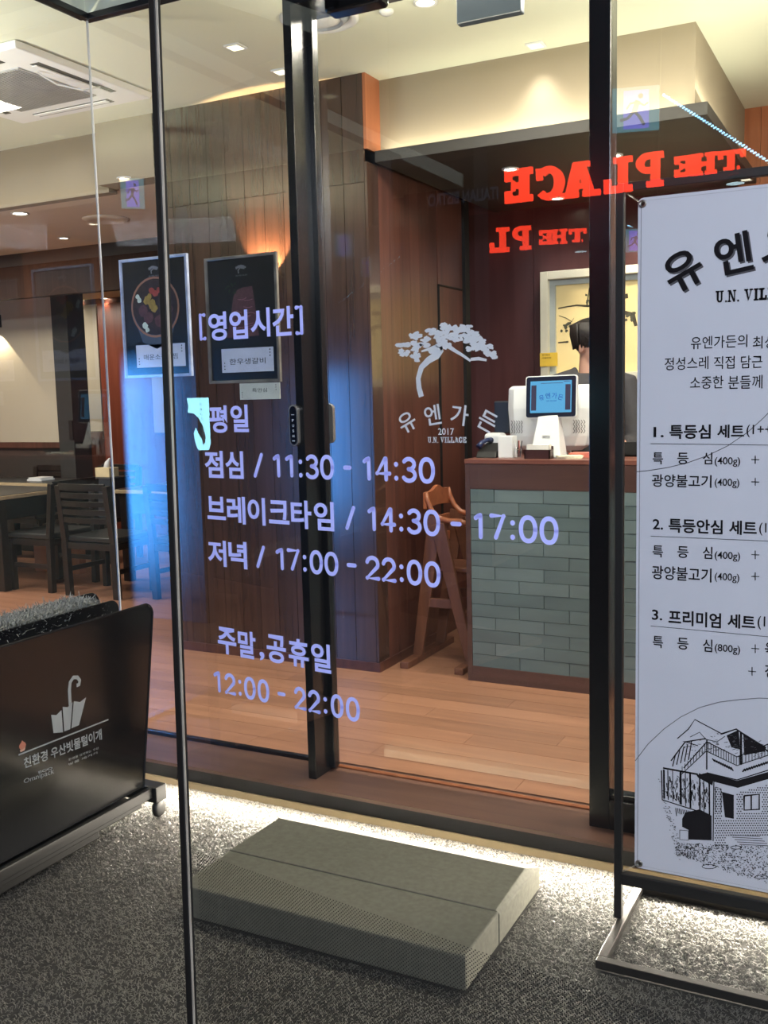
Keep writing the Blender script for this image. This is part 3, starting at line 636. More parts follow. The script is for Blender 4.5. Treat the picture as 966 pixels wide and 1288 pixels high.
bt(tx, '소중한', 868, 910, 473, 489, .004); bt(tx, '분들께', 916, 959, 472, 489, .004)
bt(tx, '1.', 822, 835, 537, 550, .03); bt(tx, '특등심', 842, 894, 534, 552, .04); bt(tx, '세트', 902, 936, 534, 551, .04); bt(tx, '(1++)', 939, 976, 534, 550, .01)
bt(tx, '2.', 821, 834, 653, 666, .03); bt(tx, '특등안심', 841, 909, 653, 671, .04); bt(tx, '세트', 917, 952, 655, 673, .04); bt(tx, '(1++)', 955, 990, 658, 674, .01)
bt(tx, '3.', 820, 833, 767, 780, .03); bt(tx, '프리미엄', 841, 907, 769, 788, .04); bt(tx, '세트', 915, 950, 773, 791, .04); bt(tx, '(1++)', 953, 990, 776, 793, .01)
for (y0, dy, dz) in ((569, 0, 1), (686, 2, 4), (800, 5, 7)):
    bt(tx, '특', 821, 834, y0, y0 + 15, .02); bt(tx, '등', 852, 866, y0 + dy * .4 + .3, y0 + 15 + dy * .4, .02); bt(tx, '심', 884, 896, y0 + dy * .8, y0 + 15 + dy, .02)
    bt(tx, '(400g)' if y0 < 790 else '(800g)', 899, 931, y0 + 6 + dy, y0 + 18 + dy, .015)
    ribbon(tx, [pb(945, y0 + 9 + dy * 1.3), pb(955, y0 + 9.2 + dy * 1.4)], .0022, P); ribbon(tx, [pb(950, y0 + 4 + dy * 1.3), pb(950, y0 + 14.5 + dy * 1.4)], .0022, P)
for (y0, dy) in ((597, 0), (713, 3)):
    bt(tx, '광양불고기', 820, 895, y0, y0 + 16 + dy * .5, .02); bt(tx, '(400g)', 899, 930, y0 + 5 + dy, y0 + 17 + dy, .015)
    ribbon(tx, [pb(945, y0 + 9 + dy), pb(955, y0 + 9.3 + dy)], .0022, P); ribbon(tx, [pb(950, y0 + 4 + dy), pb(950, y0 + 14 + dy)], .0022, P)
bt(tx, '육', 962, 976, 808, 825, .02); bt(tx, '전', 962, 976, 836, 852, .02)
ribbon(tx, [pb(941, 844), pb(951, 845)], .0022, P); ribbon(tx, [pb(946, 839), pb(946, 850)], .0022, P)
for y0, y1 in ((558, 560), (674.3, 681), (787.2, 802)): ribbon(tx, [pb(818.5, y0), pb(978, y1)], .0013, P)
tx.build('menu_lettering', INK, t, fix=False)
ar = lambda pts, w=.0018: ribbon(ln, [pb(*p) for p in pts], w, P)
ar([(798, 593.5), (815, 592), (840, 588), (865, 582), (890, 573), (915, 561), (940, 544), (960, 526), (985, 500)])
ar([(799, 957), (815, 936), (835, 917), (856, 902), (880, 890), (905, 883), (930, 880), (955, 878), (980, 879)])
ln.build('ruled_lines', INKG, t, fix=False)
# the engraved picture of the house: flat print
hs = MB(); hg = MB()
def st(pts, w=1.0, mb=hs): ribbon(mb, [pb(*p) for p in pts], w * .0021, P)
def fill(pts, mb=hs): mb.add([Vector((q[0], YB - .0033, q[1])) for q in [pb(*p) for p in pts]], [tuple(range(len(pts)))])
st([(852, 929), (866, 917), (874, 905), (908, 923)], 1.3); st([(908, 923), (926, 917), (966, 945), (985, 952)], 2.0); st([(868, 927), (880, 921), (888, 930), (902, 933), (912, 926)], .9)
st([(844, 957), (862, 933), (888, 929)], 1.6); st([(862, 933), (878, 938)], 1.2)
for k in range(5): st([(846 + k * 5, 964 - k * 2), (850 + k * 5, 948 - k * 4)], 1.3)
st([(860, 966), (889, 933)], 1.3); st([(856, 975), (888, 945)], 1.1)
for k in range(9): st([(858 + k * 3.6, 972 - k * 3.4), (858 + k * 3.6, 964 - k * 3.6)], .8)
st([(889, 933), (927, 952), (966, 936), (985, 929)], 1.4); st([(889, 945), (927, 963), (966, 950), (985, 943)], 1.2)
for k in range(12): st([(891 + k * 3.2, 934 + k * 1.6), (891 + k * 3.2, 946 + k * 1.5)], .8)
for k in range(12): st([(930 + k * 4, 951 - k * 1.6), (930 + k * 4, 962 - k * 1.3)], .8)
st([(889, 930), (889, 968)], 1.6); st([(932, 921), (932, 962)], 2.6)
fill([(914, 925), (929, 918), (931, 943), (920, 940)]); fill([(935, 922), (964, 940), (962, 945), (936, 950)])
for k in range(10): st([(896 + k * 2.6, 954 + k * 1.2), (899 + k * 2.6, 958 + k * 1.3)], 1.6)
for k in range(12): st([(934 + k * 3, 971 - k * 1.0), (937 + k * 3, 967 - k * 1.0)], 1.7)
st([(889, 972), (927, 981), (975, 966)], 1.4)
fill([(876, 975), (889, 972), (927, 982), (980, 967), (980, 976), (928, 991), (897, 983), (896, 988), (878, 978)])
st([(834, 966), (878, 974)], 2.4); st([(832, 969), (833, 1006), (877, 1020)], 1.6)
for k, w in ((835, 2.4), (840, 1.2), (846, .9), (856, 2.6), (862, 1), (868, 2.2), (880, 1.8), (885, 1), (892, 2.0)): st([(k, 968 + (k - 834) * .1), (k + .5, 1004 + (k - 834) * .36)], w)
for k in range(26):
    x = 836 + random.random() * 56; y = 975 + random.random() * 38; st([(x, y), (x + random.uniform(-2, 3), y + random.uniform(2, 6))], random.uniform(.6, 1.5), hg if k % 2 else hs)
fill([(862, 1022), (880, 1018), (895, 1026), (895, 1057), (866, 1056), (866, 1044), (858, 1040), (858, 1030)])
for k in range(14): st([(850 + k * 2.2, 1016 + k * .5), (850 + k * 2.2 + 1, 1022 + random.random() * 6)], 1.0)
st([(855, 1044), (866, 1045), (866, 1057), (855, 1056), (855, 1044)], .9)
st([(898, 982), (897, 1058)], 1.3); st([(900, 990), (907, 992), (907, 1022), (900, 1021), (900, 990)], 1.0)
fill([(908, 996), (923, 1000), (923, 1030), (912, 1028)])
for r in range(26):
    for c in range(26):
        x = 899 + c * 3.05 + (r % 2) * 1.5; y = 986 + r * 3.05 + (x - 898) * .02 * (1 - r / 14)
        if (907 < x < 925 and y < 1030) or x > 972 or y > 1066 - 0 and x < 915: continue
        if 934 < x < 957 and 997 < y < 1021: continue
        if y < 984 + abs(x - 928) * -.25 + 12: continue
        if y > 1050 and x > 912: continue
        fill([(x, y), (x + 1.5, y + .1), (x + 1.5, y + 1.6), (x, y + 1.5)])
st([(936, 1001), (955, 999), (955, 1018), (936, 1019), (936, 1001)], 2.2); st([(945, 1000), (945, 1019)], 1.8)
for k in range(1000):
    u_ = random.random(); x = 850 + u_ * 122 + random.uniform(-3, 3); lo = 1060 + u_ * 4; hi = 1074 + u_ * 40; y = lo + random.random() * (hi - lo)
    st([(x, y), (x + random.uniform(-1.5, 1.8), y + random.uniform(-.6, 1.6))], random.uniform(.7, 1.4), hs if k % 3 else hg)
for k in range(90):
    q = random.random(); x = 833 - 3 + q * 26 + random.uniform(-3, 3); y = 985 + q * 95 + random.uniform(-6, 6); st([(x, y), (x + 1.4, y + .6)], .9, hg)
for k in range(160):
    x = random.uniform(838, 892); y = random.uniform(972, 1000) + (x - 838) * .25; st([(x, y), (x + random.uniform(-.5, .8), y + random.uniform(2, 7))], random.uniform(.5, 1.2), hg if k % 3 else hs)
for k in range(120):
    x = random.uniform(858, 960); y = 922 + abs(x - 905) * .2 + random.uniform(0, 22); st([(x, y), (x + random.uniform(1, 4), y + random.uniform(-1.5, 1.5))], .7, hg)
for k in range(5): st([(918 + k * 3, 1050 + k * 3), (956 + k * 3, 1052 + k * 3)], 1.0, hg)
for cx, cy, r in ((892, 1090, 9), (958, 1103, 8), (926, 1066, 7)):
    st([(cx + r * math.cos(q), cy + r * .3 * math.sin(q)) for q in [2 * PI * k / 12 for k in range(13)]], .9)
hs.build('house_print', INK, t, fix=False); hg.build('house_print_tone', INKG, t, fix=False)

# ================================================================== UMBRELLA DRYER
XM = -2.45
t = thing('umbrella_dryer', 'black umbrella rain wiper stand on castors beside the glass corner', 'umbrella stand', (-2.58, 2.3, -.108))
GP = mat('gloss_black_panel', (24, 25, 27), rough=.16, var=.05, spec=.6)
def px_(px, py, x=XM): p = onx(px, py, x); return (p[1], p[2])
def panel(x, name, z1, yr):
    o = []; rr = .04
    o = [(1.72, .02), (yr - .10, .02), (yr, z1 - rr)]
    o += [(yr - rr + rr * math.cos(q), z1 - rr + rr * math.sin(q)) for q in [PI / 2 * k / 6 for k in range(1, 7)]]
    o += [(1.75 + rr * math.cos(q), z1 - rr + rr * math.sin(q)) for q in [PI / 2 + PI / 2 * k / 6 for k in range(0, 7)]]
    return MB().prism([(x, a, b) for a, b in o], (-.008, 0, 0)).build(name, GP, t, bevel=.0015)
panel(XM, 'side_panel', .700, 2.845); panel(XM - .12, 'side_panel', .715, 2.80); panel(XM - .25, 'side_panel', .725, 2.83)
def trimline(x, z1, yr):
    rr = .04
    o = [(yr - .10, .02), (yr, z1 - rr)] + [(yr - rr + rr * math.cos(q), z1 - rr + rr * math.sin(q)) for q in [PI / 2 * k / 6 for k in range(1, 7)]] + [(1.75, z1)]
    MB().tube([(x, a, b) for a, b in o], .0045, 6).build('edge_trim', mat('dark_chrome', (70, 72, 76), rough=.15, metal=.8), t)
trimline(XM, .700, 2.845); trimline(XM - .25, .725, 2.83)
# bristle pads between the panels (shaggy microfibre)
core = MB().box(XM - .245, XM - .135, 1.75, 2.74, .06, .70).build('pad_core', mat('pad_dark', (30, 30, 30), rough=.9), t)
NB = 16000
bx = rng.uniform(XM - .25, XM - .125, NB); by = rng.uniform(1.74, 2.77, NB); bz = rng.uniform(.66, .735, NB) - np.clip((by - 2.66) * 8, 0, 1) ** 2 * .09
dx, dy, dz = rng.normal(0, .011, NB), rng.normal(0, .011, NB), rng.normal(.006, .008, NB)
V = np.stack([np.stack([bx, by, bz], 1), np.stack([bx + .0022, by + .0022, bz], 1), np.stack([bx + dx + .001, by + dy, bz + dz], 1), np.stack([bx + dx - .0015, by + dy, bz + dz], 1)], 1)
me = bpy.data.meshes.new('bristles'); me.vertices.add(NB * 4); me.vertices.foreach_set('co', (V - np.array(t['_base'])).reshape(-1).astype(np.float64)); me.loops.add(NB * 4); me.loops.foreach_set('vertex_index', np.arange(NB * 4, dtype=np.int32)); me.polygons.add(NB); me.polygons.foreach_set('loop_start', np.arange(NB, dtype=np.int32) * 4); me.update(); me.validate()
me.materials.append(mat('bristle_grey', (140, 140, 134), rough=.7, var=.6, scale=150))
o = bpy.data.objects.new('bristles', me); COL.objects.link(o); o.parent = t; o['kind'] = 'stuff'
# base tray, rail, castors
MB().box(XM - .30, XM + .03, 1.75, 2.70, -.035, -.012).box(XM + .012, XM + .032, 1.72, 2.78, -.02, .018).build('base_tray', BLACKM, t, bevel=.003)
MB().box(XM - .25, XM - .01, 1.75, 2.52, -.085, -.035).build('drip_tray', BLACKM, t, bevel=.006)
for y_ in (2.755, 1.70): MB().box(XM - .32, XM + .05, y_, y_ + .06, -.04, .02).build('end_bar', BLACKM, t, bevel=.004)
for cx in (XM + .02, XM - .29):
    for cy in (2.80, 1.74):
        w = MB().lathe([(.004, -.013), (.029, -.012), (.034, -.006), (.034, .006), (.029, .012), (.004, .013)], (cx, cy, -.076), n=20, ax=(1, .15, 0)).build('castor', mat('black_rubber', (22, 22, 23), rough=.6), t, smooth=True)
        MB().cyl((cx, cy - .006, -.078), (cx, cy - .006, -.038), .007, 10).build('castor_stem', STEEL, w)
pr = MB(); PP = lambda a, b: Vector((XM + .0012, a, b))
def rb(pts, w): ribbon(pr, [px_(*p) for p in pts], w, PP)
rb([(88, 887), (87, 868), (88, 858), (92, 852), (97, 852), (100, 856), (99, 861), (96, 862)], .0135)
for (a, b, c, d) in (((64, 899), (77, 893), (79, 921), (67, 922)), ((78.5, 889), (91, 883), (88, 917), (80.5, 920)), ((92.5, 882), (108, 877), (99, 912), (89.5, 916))):
    pts = [px_(*q) for q in (a, b, c, d)]; m = px_((a[0] + b[0]) / 2, (a[1] + b[1]) / 2 + 3.5)
    pr.add([PP(*q) for q in (pts[0], m, pts[1], pts[2], pts[3])], [(0, 1, 2, 3, 4)])
rb([(23, 949.5), (136, 905)], .005)
def mt(w, l, lt, lb, r, rt, rb_, bold=.02):
    a, c = px_(l, lb), px_(r, rb_); h1 = px_(l, lt)[1] - a[1]; h2 = px_(r, rt)[1] - c[1]
    v, f = text_poly(w, bold); ax, bx_ = min(p[0] for p in v), max(p[0] for p in v); ay, by_ = min(p[1] for p in v), max(p[1] for p in v)
    flat(pr, [(a[0] + (c[0] - a[0]) * (p[0] - ax) / (bx_ - ax), a[1] + (c[1] - a[1]) * (p[0] - ax) / (bx_ - ax) + (h1 + (h2 - h1) * (p[0] - ax) / (bx_ - ax)) * (p[1] - ay) / (by_ - ay)) for p in v], f, PP)
mt('친환경', 30, 953, 967, 60, 942, 956); mt('우산빗물털이개', 64, 941, 955, 128, 916, 930); mt('Omnipack', 30, 980, 987, 68, 965, 975, .0); mt('환경을 생각하는 우산', 86, 954, 957, 124, 939, 942, 0); mt('빗물 제거기', 86, 960, 963, 122, 945, 948, 0); mt('ECO', 48, 970, 973, 66, 964, 967, .03)
pr.build('printed_lettering', mat('silver_print', (150, 154, 156), rough=.5), t, fix=False)
c = px_(28, 938); dp = MB(); dp.add([PP(c[0] + .014 * math.cos(q), c[1] + .012 * math.sin(q) + (.006 if abs(q - PI / 2) < .3 else 0)) for q in [2 * PI * k / 16 for k in range(16)]], [tuple(range(16))])
dp.build('round_emblem', mat('copper_print', (176, 112, 92), rough=.5), t, fix=False)
rd = px_(28, 941); MB().add([PP(rd[0] - .012, rd[1] - .004), PP(rd[0] + .012, rd[1] - .001), PP(rd[0] + .008, rd[1] - .0095), PP(rd[0] - .008, rd[1] - .0105)], [(0, 1, 2, 3)]).build('emblem_band', mat('pale_print', (198, 160, 140), rough=.5), t, fix=False)

# ================================================================== POSTERS inside the fixed pane
def poster(x0, x1, z0, z1, label, text, kind, y=3.302):
    t = thing('menu_poster', label, 'poster', ((x0 + x1) / 2, y + .01, z0), 'menu photo posters on the glass')
    MB().box(x0, x1, y, y + .004, z0, z1).build('photo_sheet', mat('poster_black', (22, 22, 24), rough=.35, var=.25, scale=4), t)
    fr = MB(); w = .012
    fr.box(x0 - w, x0, y - .008, y + .008, z0 - w, z1 + w).box(x1, x1 + w, y - .008, y + .008, z0 - w, z1 + w).box(x0, x1, y - .008, y + .008, z0 - w, z0).box(x0, x1, y - .008, y + .008, z1, z1 + w)
    fr.build('acrylic_frame', mat('glow_tint_frame' if kind == 'bowl' else 'clear_frame', (176, 186, 214) if kind == 'bowl' else (120, 116, 112), rough=.15, spec=.8, var=.3, scale=14), t, bevel=.002)  # bowl poster: bluish glow of the frame put into its colour
    P = Pf(y - .001); P1 = Pf(y - .0016); P3 = Pf(y - .0022); wX, hZ = x1 - x0, z1 - z0; xx = lambda f: x0 + wX * f; zz = lambda f: z0 + hZ * f
    lb = MB(); lb.add([P(xx(.16), zz(.065)), P(xx(.94), zz(.065)), P(xx(.94), zz(.265)), P(xx(.16), zz(.265))], [(0, 1, 2, 3)]); lb.build('name_plate', mat('plate_white', (206, 210, 230), rough=.6), t, fix=False)
    tx = MB(); text_box(tx, text, P1, xx(.28), xx(.82), zz(.13), zz(.18), bold=.0)
    for k in range(3): blob(tx, xx(.89), zz(.245 - k * .025), .0035, P1, 6, .2); blob(tx, xx(.205), zz(.145 - k * .025), .0032, P1, 6, .2)
    tx.build('plate_lettering', INK, t, fix=False)
    mk = MB(); ribbon(mk, [(xx(.47), zz(.88)), (xx(.465), zz(.905)), (xx(.50), zz(.925)), (xx(.56), zz(.915))], .006, P)
    for k in range(8): blob(mk, xx(.44 + .018 * k), zz(.925 + .012 * math.sin(k * .45)), .007, P, 7, .5)
    text_box(mk, '유엔가든', P, xx(.42), xx(.60), zz(.855), zz(.868)); mk.build('small_emblem', mat('emblem_grey', (120, 120, 124), rough=.6), t, fix=False)
    if kind == 'bowl':
        cx, cz, r = xx(.5), zz(.59), wX * .37
        rim = MB(); ribbon(rim, [(cx + r * math.cos(2 * PI * k / 32), cz + r * .98 * math.sin(2 * PI * k / 32)) for k in range(32)], .009, P1, closed=True); rim.build('bowl_rim', mat('copper_rim', (150, 104, 84), rough=.5), t, fix=False)
        bo = MB(); bo.add([P(cx - r * .95, cz - r * .25), P(cx - r * .6, cz - r * 1.15), P(cx, cz - r * 1.4), P(cx + r * .6, cz - r * 1.15), P(cx + r * .95, cz - r * .25)], [(0, 1, 2, 3, 4)])
        bo.build('bowl_side', mat('bowl_slate', (70, 82, 100), rough=.6), t, fix=False)
        so = MB(); so.add([P1(cx + r * .95 * math.cos(2 * PI * k / 24), cz + r * .93 * math.sin(2 * PI * k / 24)) for k in range(24)], [tuple(range(24))]); so.build('bowl_inside', mat('broth_dark', (44, 30, 32), rough=.5, var=.4, scale=40), t, fix=False)
        random.seed(5)
        for cname, col, spots in (('garlic', (196, 208, 196), [(-.66, .28, .10), (-.72, .38, .08), (-.45, -.60, .11), (-.36, -.75, .08)]), ('topping', (150, 124, 58), [(-.3, .25, .16), (-.12, .1, .16), (-.02, -.05, .13), (-.2, .36, .1)]),
                                  ('chili', (150, 60, 56), [(-.1, .55, .12), (.05, .45, .12), (.2, .55, .1)]), ('meat', (84, 50, 58), [(-.5, -.1, .18), (-.3, -.35, .2), (.15, -.45, .2), (.5, .2, .18), (.6, -.1, .16)])):
            mb = MB()
            for a, b, q in spots: blob(mb, cx + a * r, cz + b * r, q * r * 1.25, Pf(y - (.0018 if cname == 'meat' else .0022)), 9, .35)
            mb.build(cname, mat(cname + '_print', col, rough=.6, var=.2, scale=60), t, fix=False)
    else:
        me_ = MB(); me_.add([P1(*q) for q in [(xx(.44), zz(.745)), (xx(.52), zz(.762)), (xx(.665), zz(.768)), (xx(.70), zz(.60)), (xx(.74), zz(.36)), (xx(.26), zz(.355)), (xx(.34), zz(.58)), (xx(.385), zz(.70))]], [tuple(range(8))])
        me_.build('meat', mat('meat_print', (232, 128, 158), rough=.6, var=.22, scale=30), t, fix=False)
        mb = MB(); random.seed(9)
        for k in range(16):
            a = random.uniform(.36, .66); b = random.uniform(.40, .73); ribbon(mb, [(xx(a), zz(b)), (xx(a + .07), zz(b + random.uniform(-.01, .012))), (xx(min(.7, a + .13)), zz(b + random.uniform(-.012, .012)))], .0016, P3)
        mb.build('marbling', mat('fat_print', (160, 104, 120), rough=.6), t, fix=False)
        mb = MB()
        for k in range(14): blob(mb, xx(random.uniform(.26, .42)), zz(random.uniform(.72, .80)), .006, P1, 7, .5)
        mb.build('herb', mat('herb_print', (38, 52, 34), rough=.6), t, fix=False)
    return t
poster(-2.908, -2.578, 1.555, 2.022, 'narrow menu poster with a stew in a round bowl, left of the glass door', '매운소갈비찜', 'bowl')
poster(-2.468, -2.150, 1.520, 1.992, 'menu poster of a red raw beef cut, nearest the door post', '한우생갈비', 'beef')
t = thing('name_card', 'small white name card hanging under the raw beef poster', 'card', (-2.235, 3.302, 1.42))
MB().box(-2.335, -2.145, 3.300, 3.303, 1.442, 1.506).build('card_sheet', mat('card_white', (214, 216, 206), rough=.6), t)
tx = MB(); text_box(tx, '특안심', Pf(3.2992), -2.275, -2.205, 1.470, 1.486); 
for k in range(3): blob(tx, -2.162, 1.497 - k * .009, .0025, Pf(3.2992), 6, .2); blob(tx, -2.322, 1.470 - k * .009, .0025, Pf(3.2992), 6, .2)
tx.build('card_lettering', INK, t, fix=False)

# wall lamp behind the beef poster throws light up the panelling
t = thing('wall_lamp', 'small wall lamp behind the beef poster lighting the panelling above', 'lamp', (-2.98, 4.46, 2.0))
MB().box(-3.03, -2.93, 4.43, 4.517, 1.98, 2.09).build('lamp_body', BLACKM, t, bevel=.004)
MB().box(-3.01, -2.95, 4.445, 4.50, 2.088, 2.092).build('lamp_glass', emis('lamp_glow', (255, 190, 110), 6), t)
spot('wall_lamp_beam', (-2.98, 4.44, 2.10), 42, (1, .56, .26), 92, .12, aim=(0, .95, 1), rad=.01)
t = thing('wall_lamp', 'wall lamp on the beige dining room wall throwing a wedge of light down', 'lamp', (-7.75, 6.93, 2.2))
MB().box(-7.80, -7.70, 6.90, 7.0, 2.18, 2.30).build('lamp_body', BLACKM, t, bevel=.004)
spot('wall_lamp_beam', (-7.75, 6.92, 2.17), 12, (1, .84, .6), 85, .08, aim=(0, .1, -1), rad=.01)

# ================================================================== CEILING FITTINGS
def downlight(x, y, z, r, label, col=(255, 244, 214), s=7, power=10, lc=WARM2, ang=100):
    t = thing('downlight', label, 'light', (x, y, z), 'recessed ceiling downlights')
    MB().lathe([(r, 0), (r, -.006), (r * .78, -.008), (r * .74, -.001)], (x, y, z), 24).build('trim_ring', WHITEP, t, smooth=True)
    MB().lathe([(.001, -.002), (r * .74, -.0025), (r * .74, -.001)], (x, y, z), 20).build('lens', emis('lens_%d' % s, col, s), t)
    if power: spot('downlight_beam', (x, y, z - .02), power, lc, ang, .8)
def dz(px, py, z): p = onz(px, py, z); return p[0], p[1], z
for (px, py, z, r, lab, s, pw) in ((642, 212, 2.60, .045, 'lit downlight in the dark canopy just above the red letter E', 14, 10), (701, 249, 2.60, .045, 'lit downlight at the back of the dark canopy left of the right door post', 14, 10),
        (772, 195, 2.60, .045, 'lit downlight in the dark canopy beside the right door post', 14, 8), (820, 233, 2.60, .045, 'lit downlight in the dark canopy just above the banner corner', 14, 8), (535, 2, ZC, .05, 'bright downlight at the top edge, right of the door sensor', 14, 14),
        (80, 299, ZL, .045, 'small lit downlight in the lower dining ceiling, lowest of three', 9, 8), (118, 276, ZL, .05, 'lit downlight beside the round ceiling vent by the glass joint', 9, 9), (25, 268, ZL, .06, 'large bright downlight in the lower ceiling at the left edge', 16, 10),
        (158, 224, ZL, .05, 'lit downlight in the lower ceiling right of the glass joint', 9, 8), (100, 378, 2.555, .06, 'left of two downlights in the far room ceiling', 9, 8), (133, 375, 2.555, .06, 'right of two downlights in the far room ceiling', 9, 8)):
    downlight(*dz(px, py, z), r, lab, s=s, power=pw)
def squarelamp(px, py, lab):
    x, y, z = dz(px, py, ZC); t = thing('ceiling_spotlight', lab, 'light', (x, y, z), 'square ceiling spotlights')
    MB().box(x - .04, x + .04, y - .04, y + .04, z - .008, z).build('trim_plate', WHITEP, t, bevel=.002); MB().box(x - .028, x + .028, y - .028, y + .028, z - .010, z - .007).build('lens', emis('lens_sq', (255, 244, 200), 1.6), t)
    spot('spotlight_beam', (x, y, z - .03), 9, WARM2, 90, .9)
squarelamp(296, 58, 'small square ceiling spotlight left of the black door post'); squarelamp(354, 89, 'small square ceiling spotlight close against the black door post'); squarelamp(674, 56, 'faint square ceiling spotlight above the beige upstand'); squarelamp(67, 114, 'square ceiling spotlight below the air conditioner at left')
for x, y, lb in ((-4.35, 2.3, 'added unseen uplighter in the dining room near the glass corner'), (.30, 3.85, 'added unseen uplighter inside the entrance, right of the door')):  # unseen lamp stands added for the ceiling light
    t = thing('added_uplighter', lb, 'lamp', (x, y, 0), 'added ceiling uplighters')
    MB().lathe([(.15, 0), (.15, .015), (.02, .03), (.02, .03)], (x, y, 0), 28).build('base', BLACKM, t, smooth=True)
    MB().cyl((x, y, .02), (x, y, 1.86), .014, 12).build('pole', BLACKM, t, smooth=True)
    MB().lathe([(.02, 1.85), (.14, 1.92), (.20, 2.0), (.193, 2.0), (.13, 1.93), (.001, 1.87)], (x, y, 0), 32).build('bowl', BLACKM, t, smooth=True)
x, y, z = dz(402, 22, ZC)
t = thing('round_diffuser', 'round white ceiling air diffuser behind the door header', 'vent', (x, y, z))
MB().lathe([(.165, 0), (.165, -.008), (.15, -.014), (.128, -.006), (.125, 0)], (x, y, z), 40).build('outer_ring', WHITEP, t, smooth=True)
MB().lathe([(.124, -.001), (.10, -.022), (.092, -.022), (.09, -.004)], (x, y, z), 36).build('inner_ring', mat('grey_plastic', (150, 156, 166), rough=.5), t, smooth=True)
MB().lathe([(.001, -.020), (.06, -.022), (.086, -.014), (.088, -.006)], (x, y, z), 32).build('centre_disc', WHITEP, t, smooth=True)
x, y, z = dz(118, 271, ZL); x, y = x - .02, y + .14
t = thing('round_vent', 'shallow round vent in the lower dining ceiling by the glass joint', 'vent', (x, y, z))
MB().lathe([(.16, 0), (.16, -.006), (.12, -.02), (.11, -.012), (.001, -.012)], (x, y, z), 32).build('vent_ring', MATS['low_ceiling_paint'], t, smooth=True)
x, y, z = dz(486, 13, ZC); t = thing('smoke_detector', 'tiny white detector on the ceiling right of the door sensor', 'detector', (x, y, z))
MB().lathe([(.03, 0), (.03, -.008), (.02, -.018), (.001, -.02)], (x, y, z), 20).build('detector_cap', WHITEP, t, smooth=True)
t = thing('hanging_sign_box', 'dark blue-grey box sign hanging from the ceiling inside the door', 'sign', (-1.37, 3.6, 2.9))
MB().box(-1.495, -1.245, 3.58, 3.62, 2.80, 2.935).build('sign_case', mat('slate_case', (34, 42, 52), rough=.35), t, bevel=.004)
MB().cyl((-1.44, 3.6, 2.93), (-1.44, 3.6, ZC), .006, 8).cyl((-1.30, 3.6, 2.93), (-1.30, 3.6, ZC), .006, 8).build('hanger_rod', STEEL, t)
# ceiling cassette air conditioner
t = thing('air_conditioner', 'white four way ceiling cassette air conditioner with grey grille', 'air conditioner', (-3.93, 3.78, ZC))
ax0, ax1, ay0, ay1 = -4.38, -3.455, 3.32, 4.23
ac = MB(); zt, zb = ZC - .002, ZC - .032
ac.add([(ax0, ay0, zt), (ax1, ay0, zt), (ax1, ay1, zt), (ax0, ay1, zt), (ax0 + .012, ay0 + .012, zb), (ax1 - .012, ay0 + .012, zb), (ax1 - .012, ay1 - .012, zb), (ax0 + .012, ay1 - .012, zb)], [(3, 2, 1, 0), (4, 5, 6, 7), (0, 1, 5, 4), (1, 2, 6, 5), (2, 3, 7, 6), (3, 0, 4, 7)])
ac.build('panel', mat('ac_white', (236, 238, 240), rough=.4, var=.02), t, bevel=.006)
gr = MB().box(ax0 + .2, ax1 - .2, ay0 + .2, ay1 - .2, zb - .006, zb).build('intake_grille', mat('grille_grey', (172, 174, 176), rough=.5), t, bevel=.003)
sm = MB()
for k in range(30): sm.box(ax0 + .21 + k * .0172, ax0 + .214 + k * .0172, ay0 + .21, ay1 - .21, zb - .010, zb - .006)
o = sm.build('grille_slats', mat('grille_grey'  , (146, 146, 144)), gr); o['kind'] = 'stuff'
DK = mat('slot_dark', (70, 70, 70), rough=.6)
for (a, b_, c, d) in ((ax0 + .2, ax1 - .2, ay0 + .07, ay0 + .125), (ax0 + .2, ax1 - .2, ay1 - .125, ay1 - .07), (ax0 + .07, ax0 + .125, ay0 + .2, ay1 - .2), (ax1 - .125, ax1 - .07, ay0 + .2, ay1 - .2)):
    MB().box(a, b_, c, d, zb - .002, zb + .001).build('air_slot', DK, t)
    lx = (b_ - a) > (d - c)
    fl_ = MB().box(a + .01, b_ - .01, c + (.0 if lx else .01), c + .03 if lx else d - .01, zb - .010, zb - .004) if lx else MB().box(a, a + .03, c + .01, d - .01, zb - .010, zb - .004)
    fl_.build('air_flap', MATS['ac_white'], t, bevel=.002)
pts = [(ax1 - .25 - .02 * k, ay0 + .25 + .035 * k - .0, zb - .012 - .012 * math.sin(PI * k / 8)) for k in range(9)]
tag(MB().tube([(-3.62, 3.60, zb - .008), (-3.60, 3.70, zb - .04), (-3.55, 3.82, zb - .045), (-3.53, 3.92, zb - .008)], .004, 6).build('ribbon', WHITEP), 'thin white streamer tied to the air conditioner flap', 'ribbon')

# ================================================================== RECEPTION COUNTER
YC = 4.56
t = thing('reception_counter', 'reception counter with dark wood frame and grey-green stone tile front', 'counter', (-1.1, 4.8, 0))
CW = wood('counter_wood', (74, 52, 48), (92, 66, 60), rough=.4, axis='x')
cb = MB().box(-1.893, -.3, YC + .012, 4.99, 0, 1.09).build('carcass', CW, t)
MB().box(-1.893, -1.868, YC - .004, YC + .012, 0, 1.10).build('end_stile', CW, t, bevel=.001)
MB().box(-1.868, -.3, YC - .004, YC + .012, .975, 1.10).build('top_rail', CW, t, bevel=.001)
MB().box(-1.868, -.3, YC - .004, YC + .012, 0, .077).build('plinth', CW, t, bevel=.001)
MB().box(-1.868, -.3, YC + .008, YC + .013, .077, .975).build('tile_backing', BLACKM, t)
MB().box(-1.896, -.3, YC - .006, 5.01, 1.10, 1.122).build('counter_top', wood('counter_top_wood', (104, 64, 56), (124, 80, 68), rough=.3, axis='x'), t, bevel=.002)
random.seed(4)
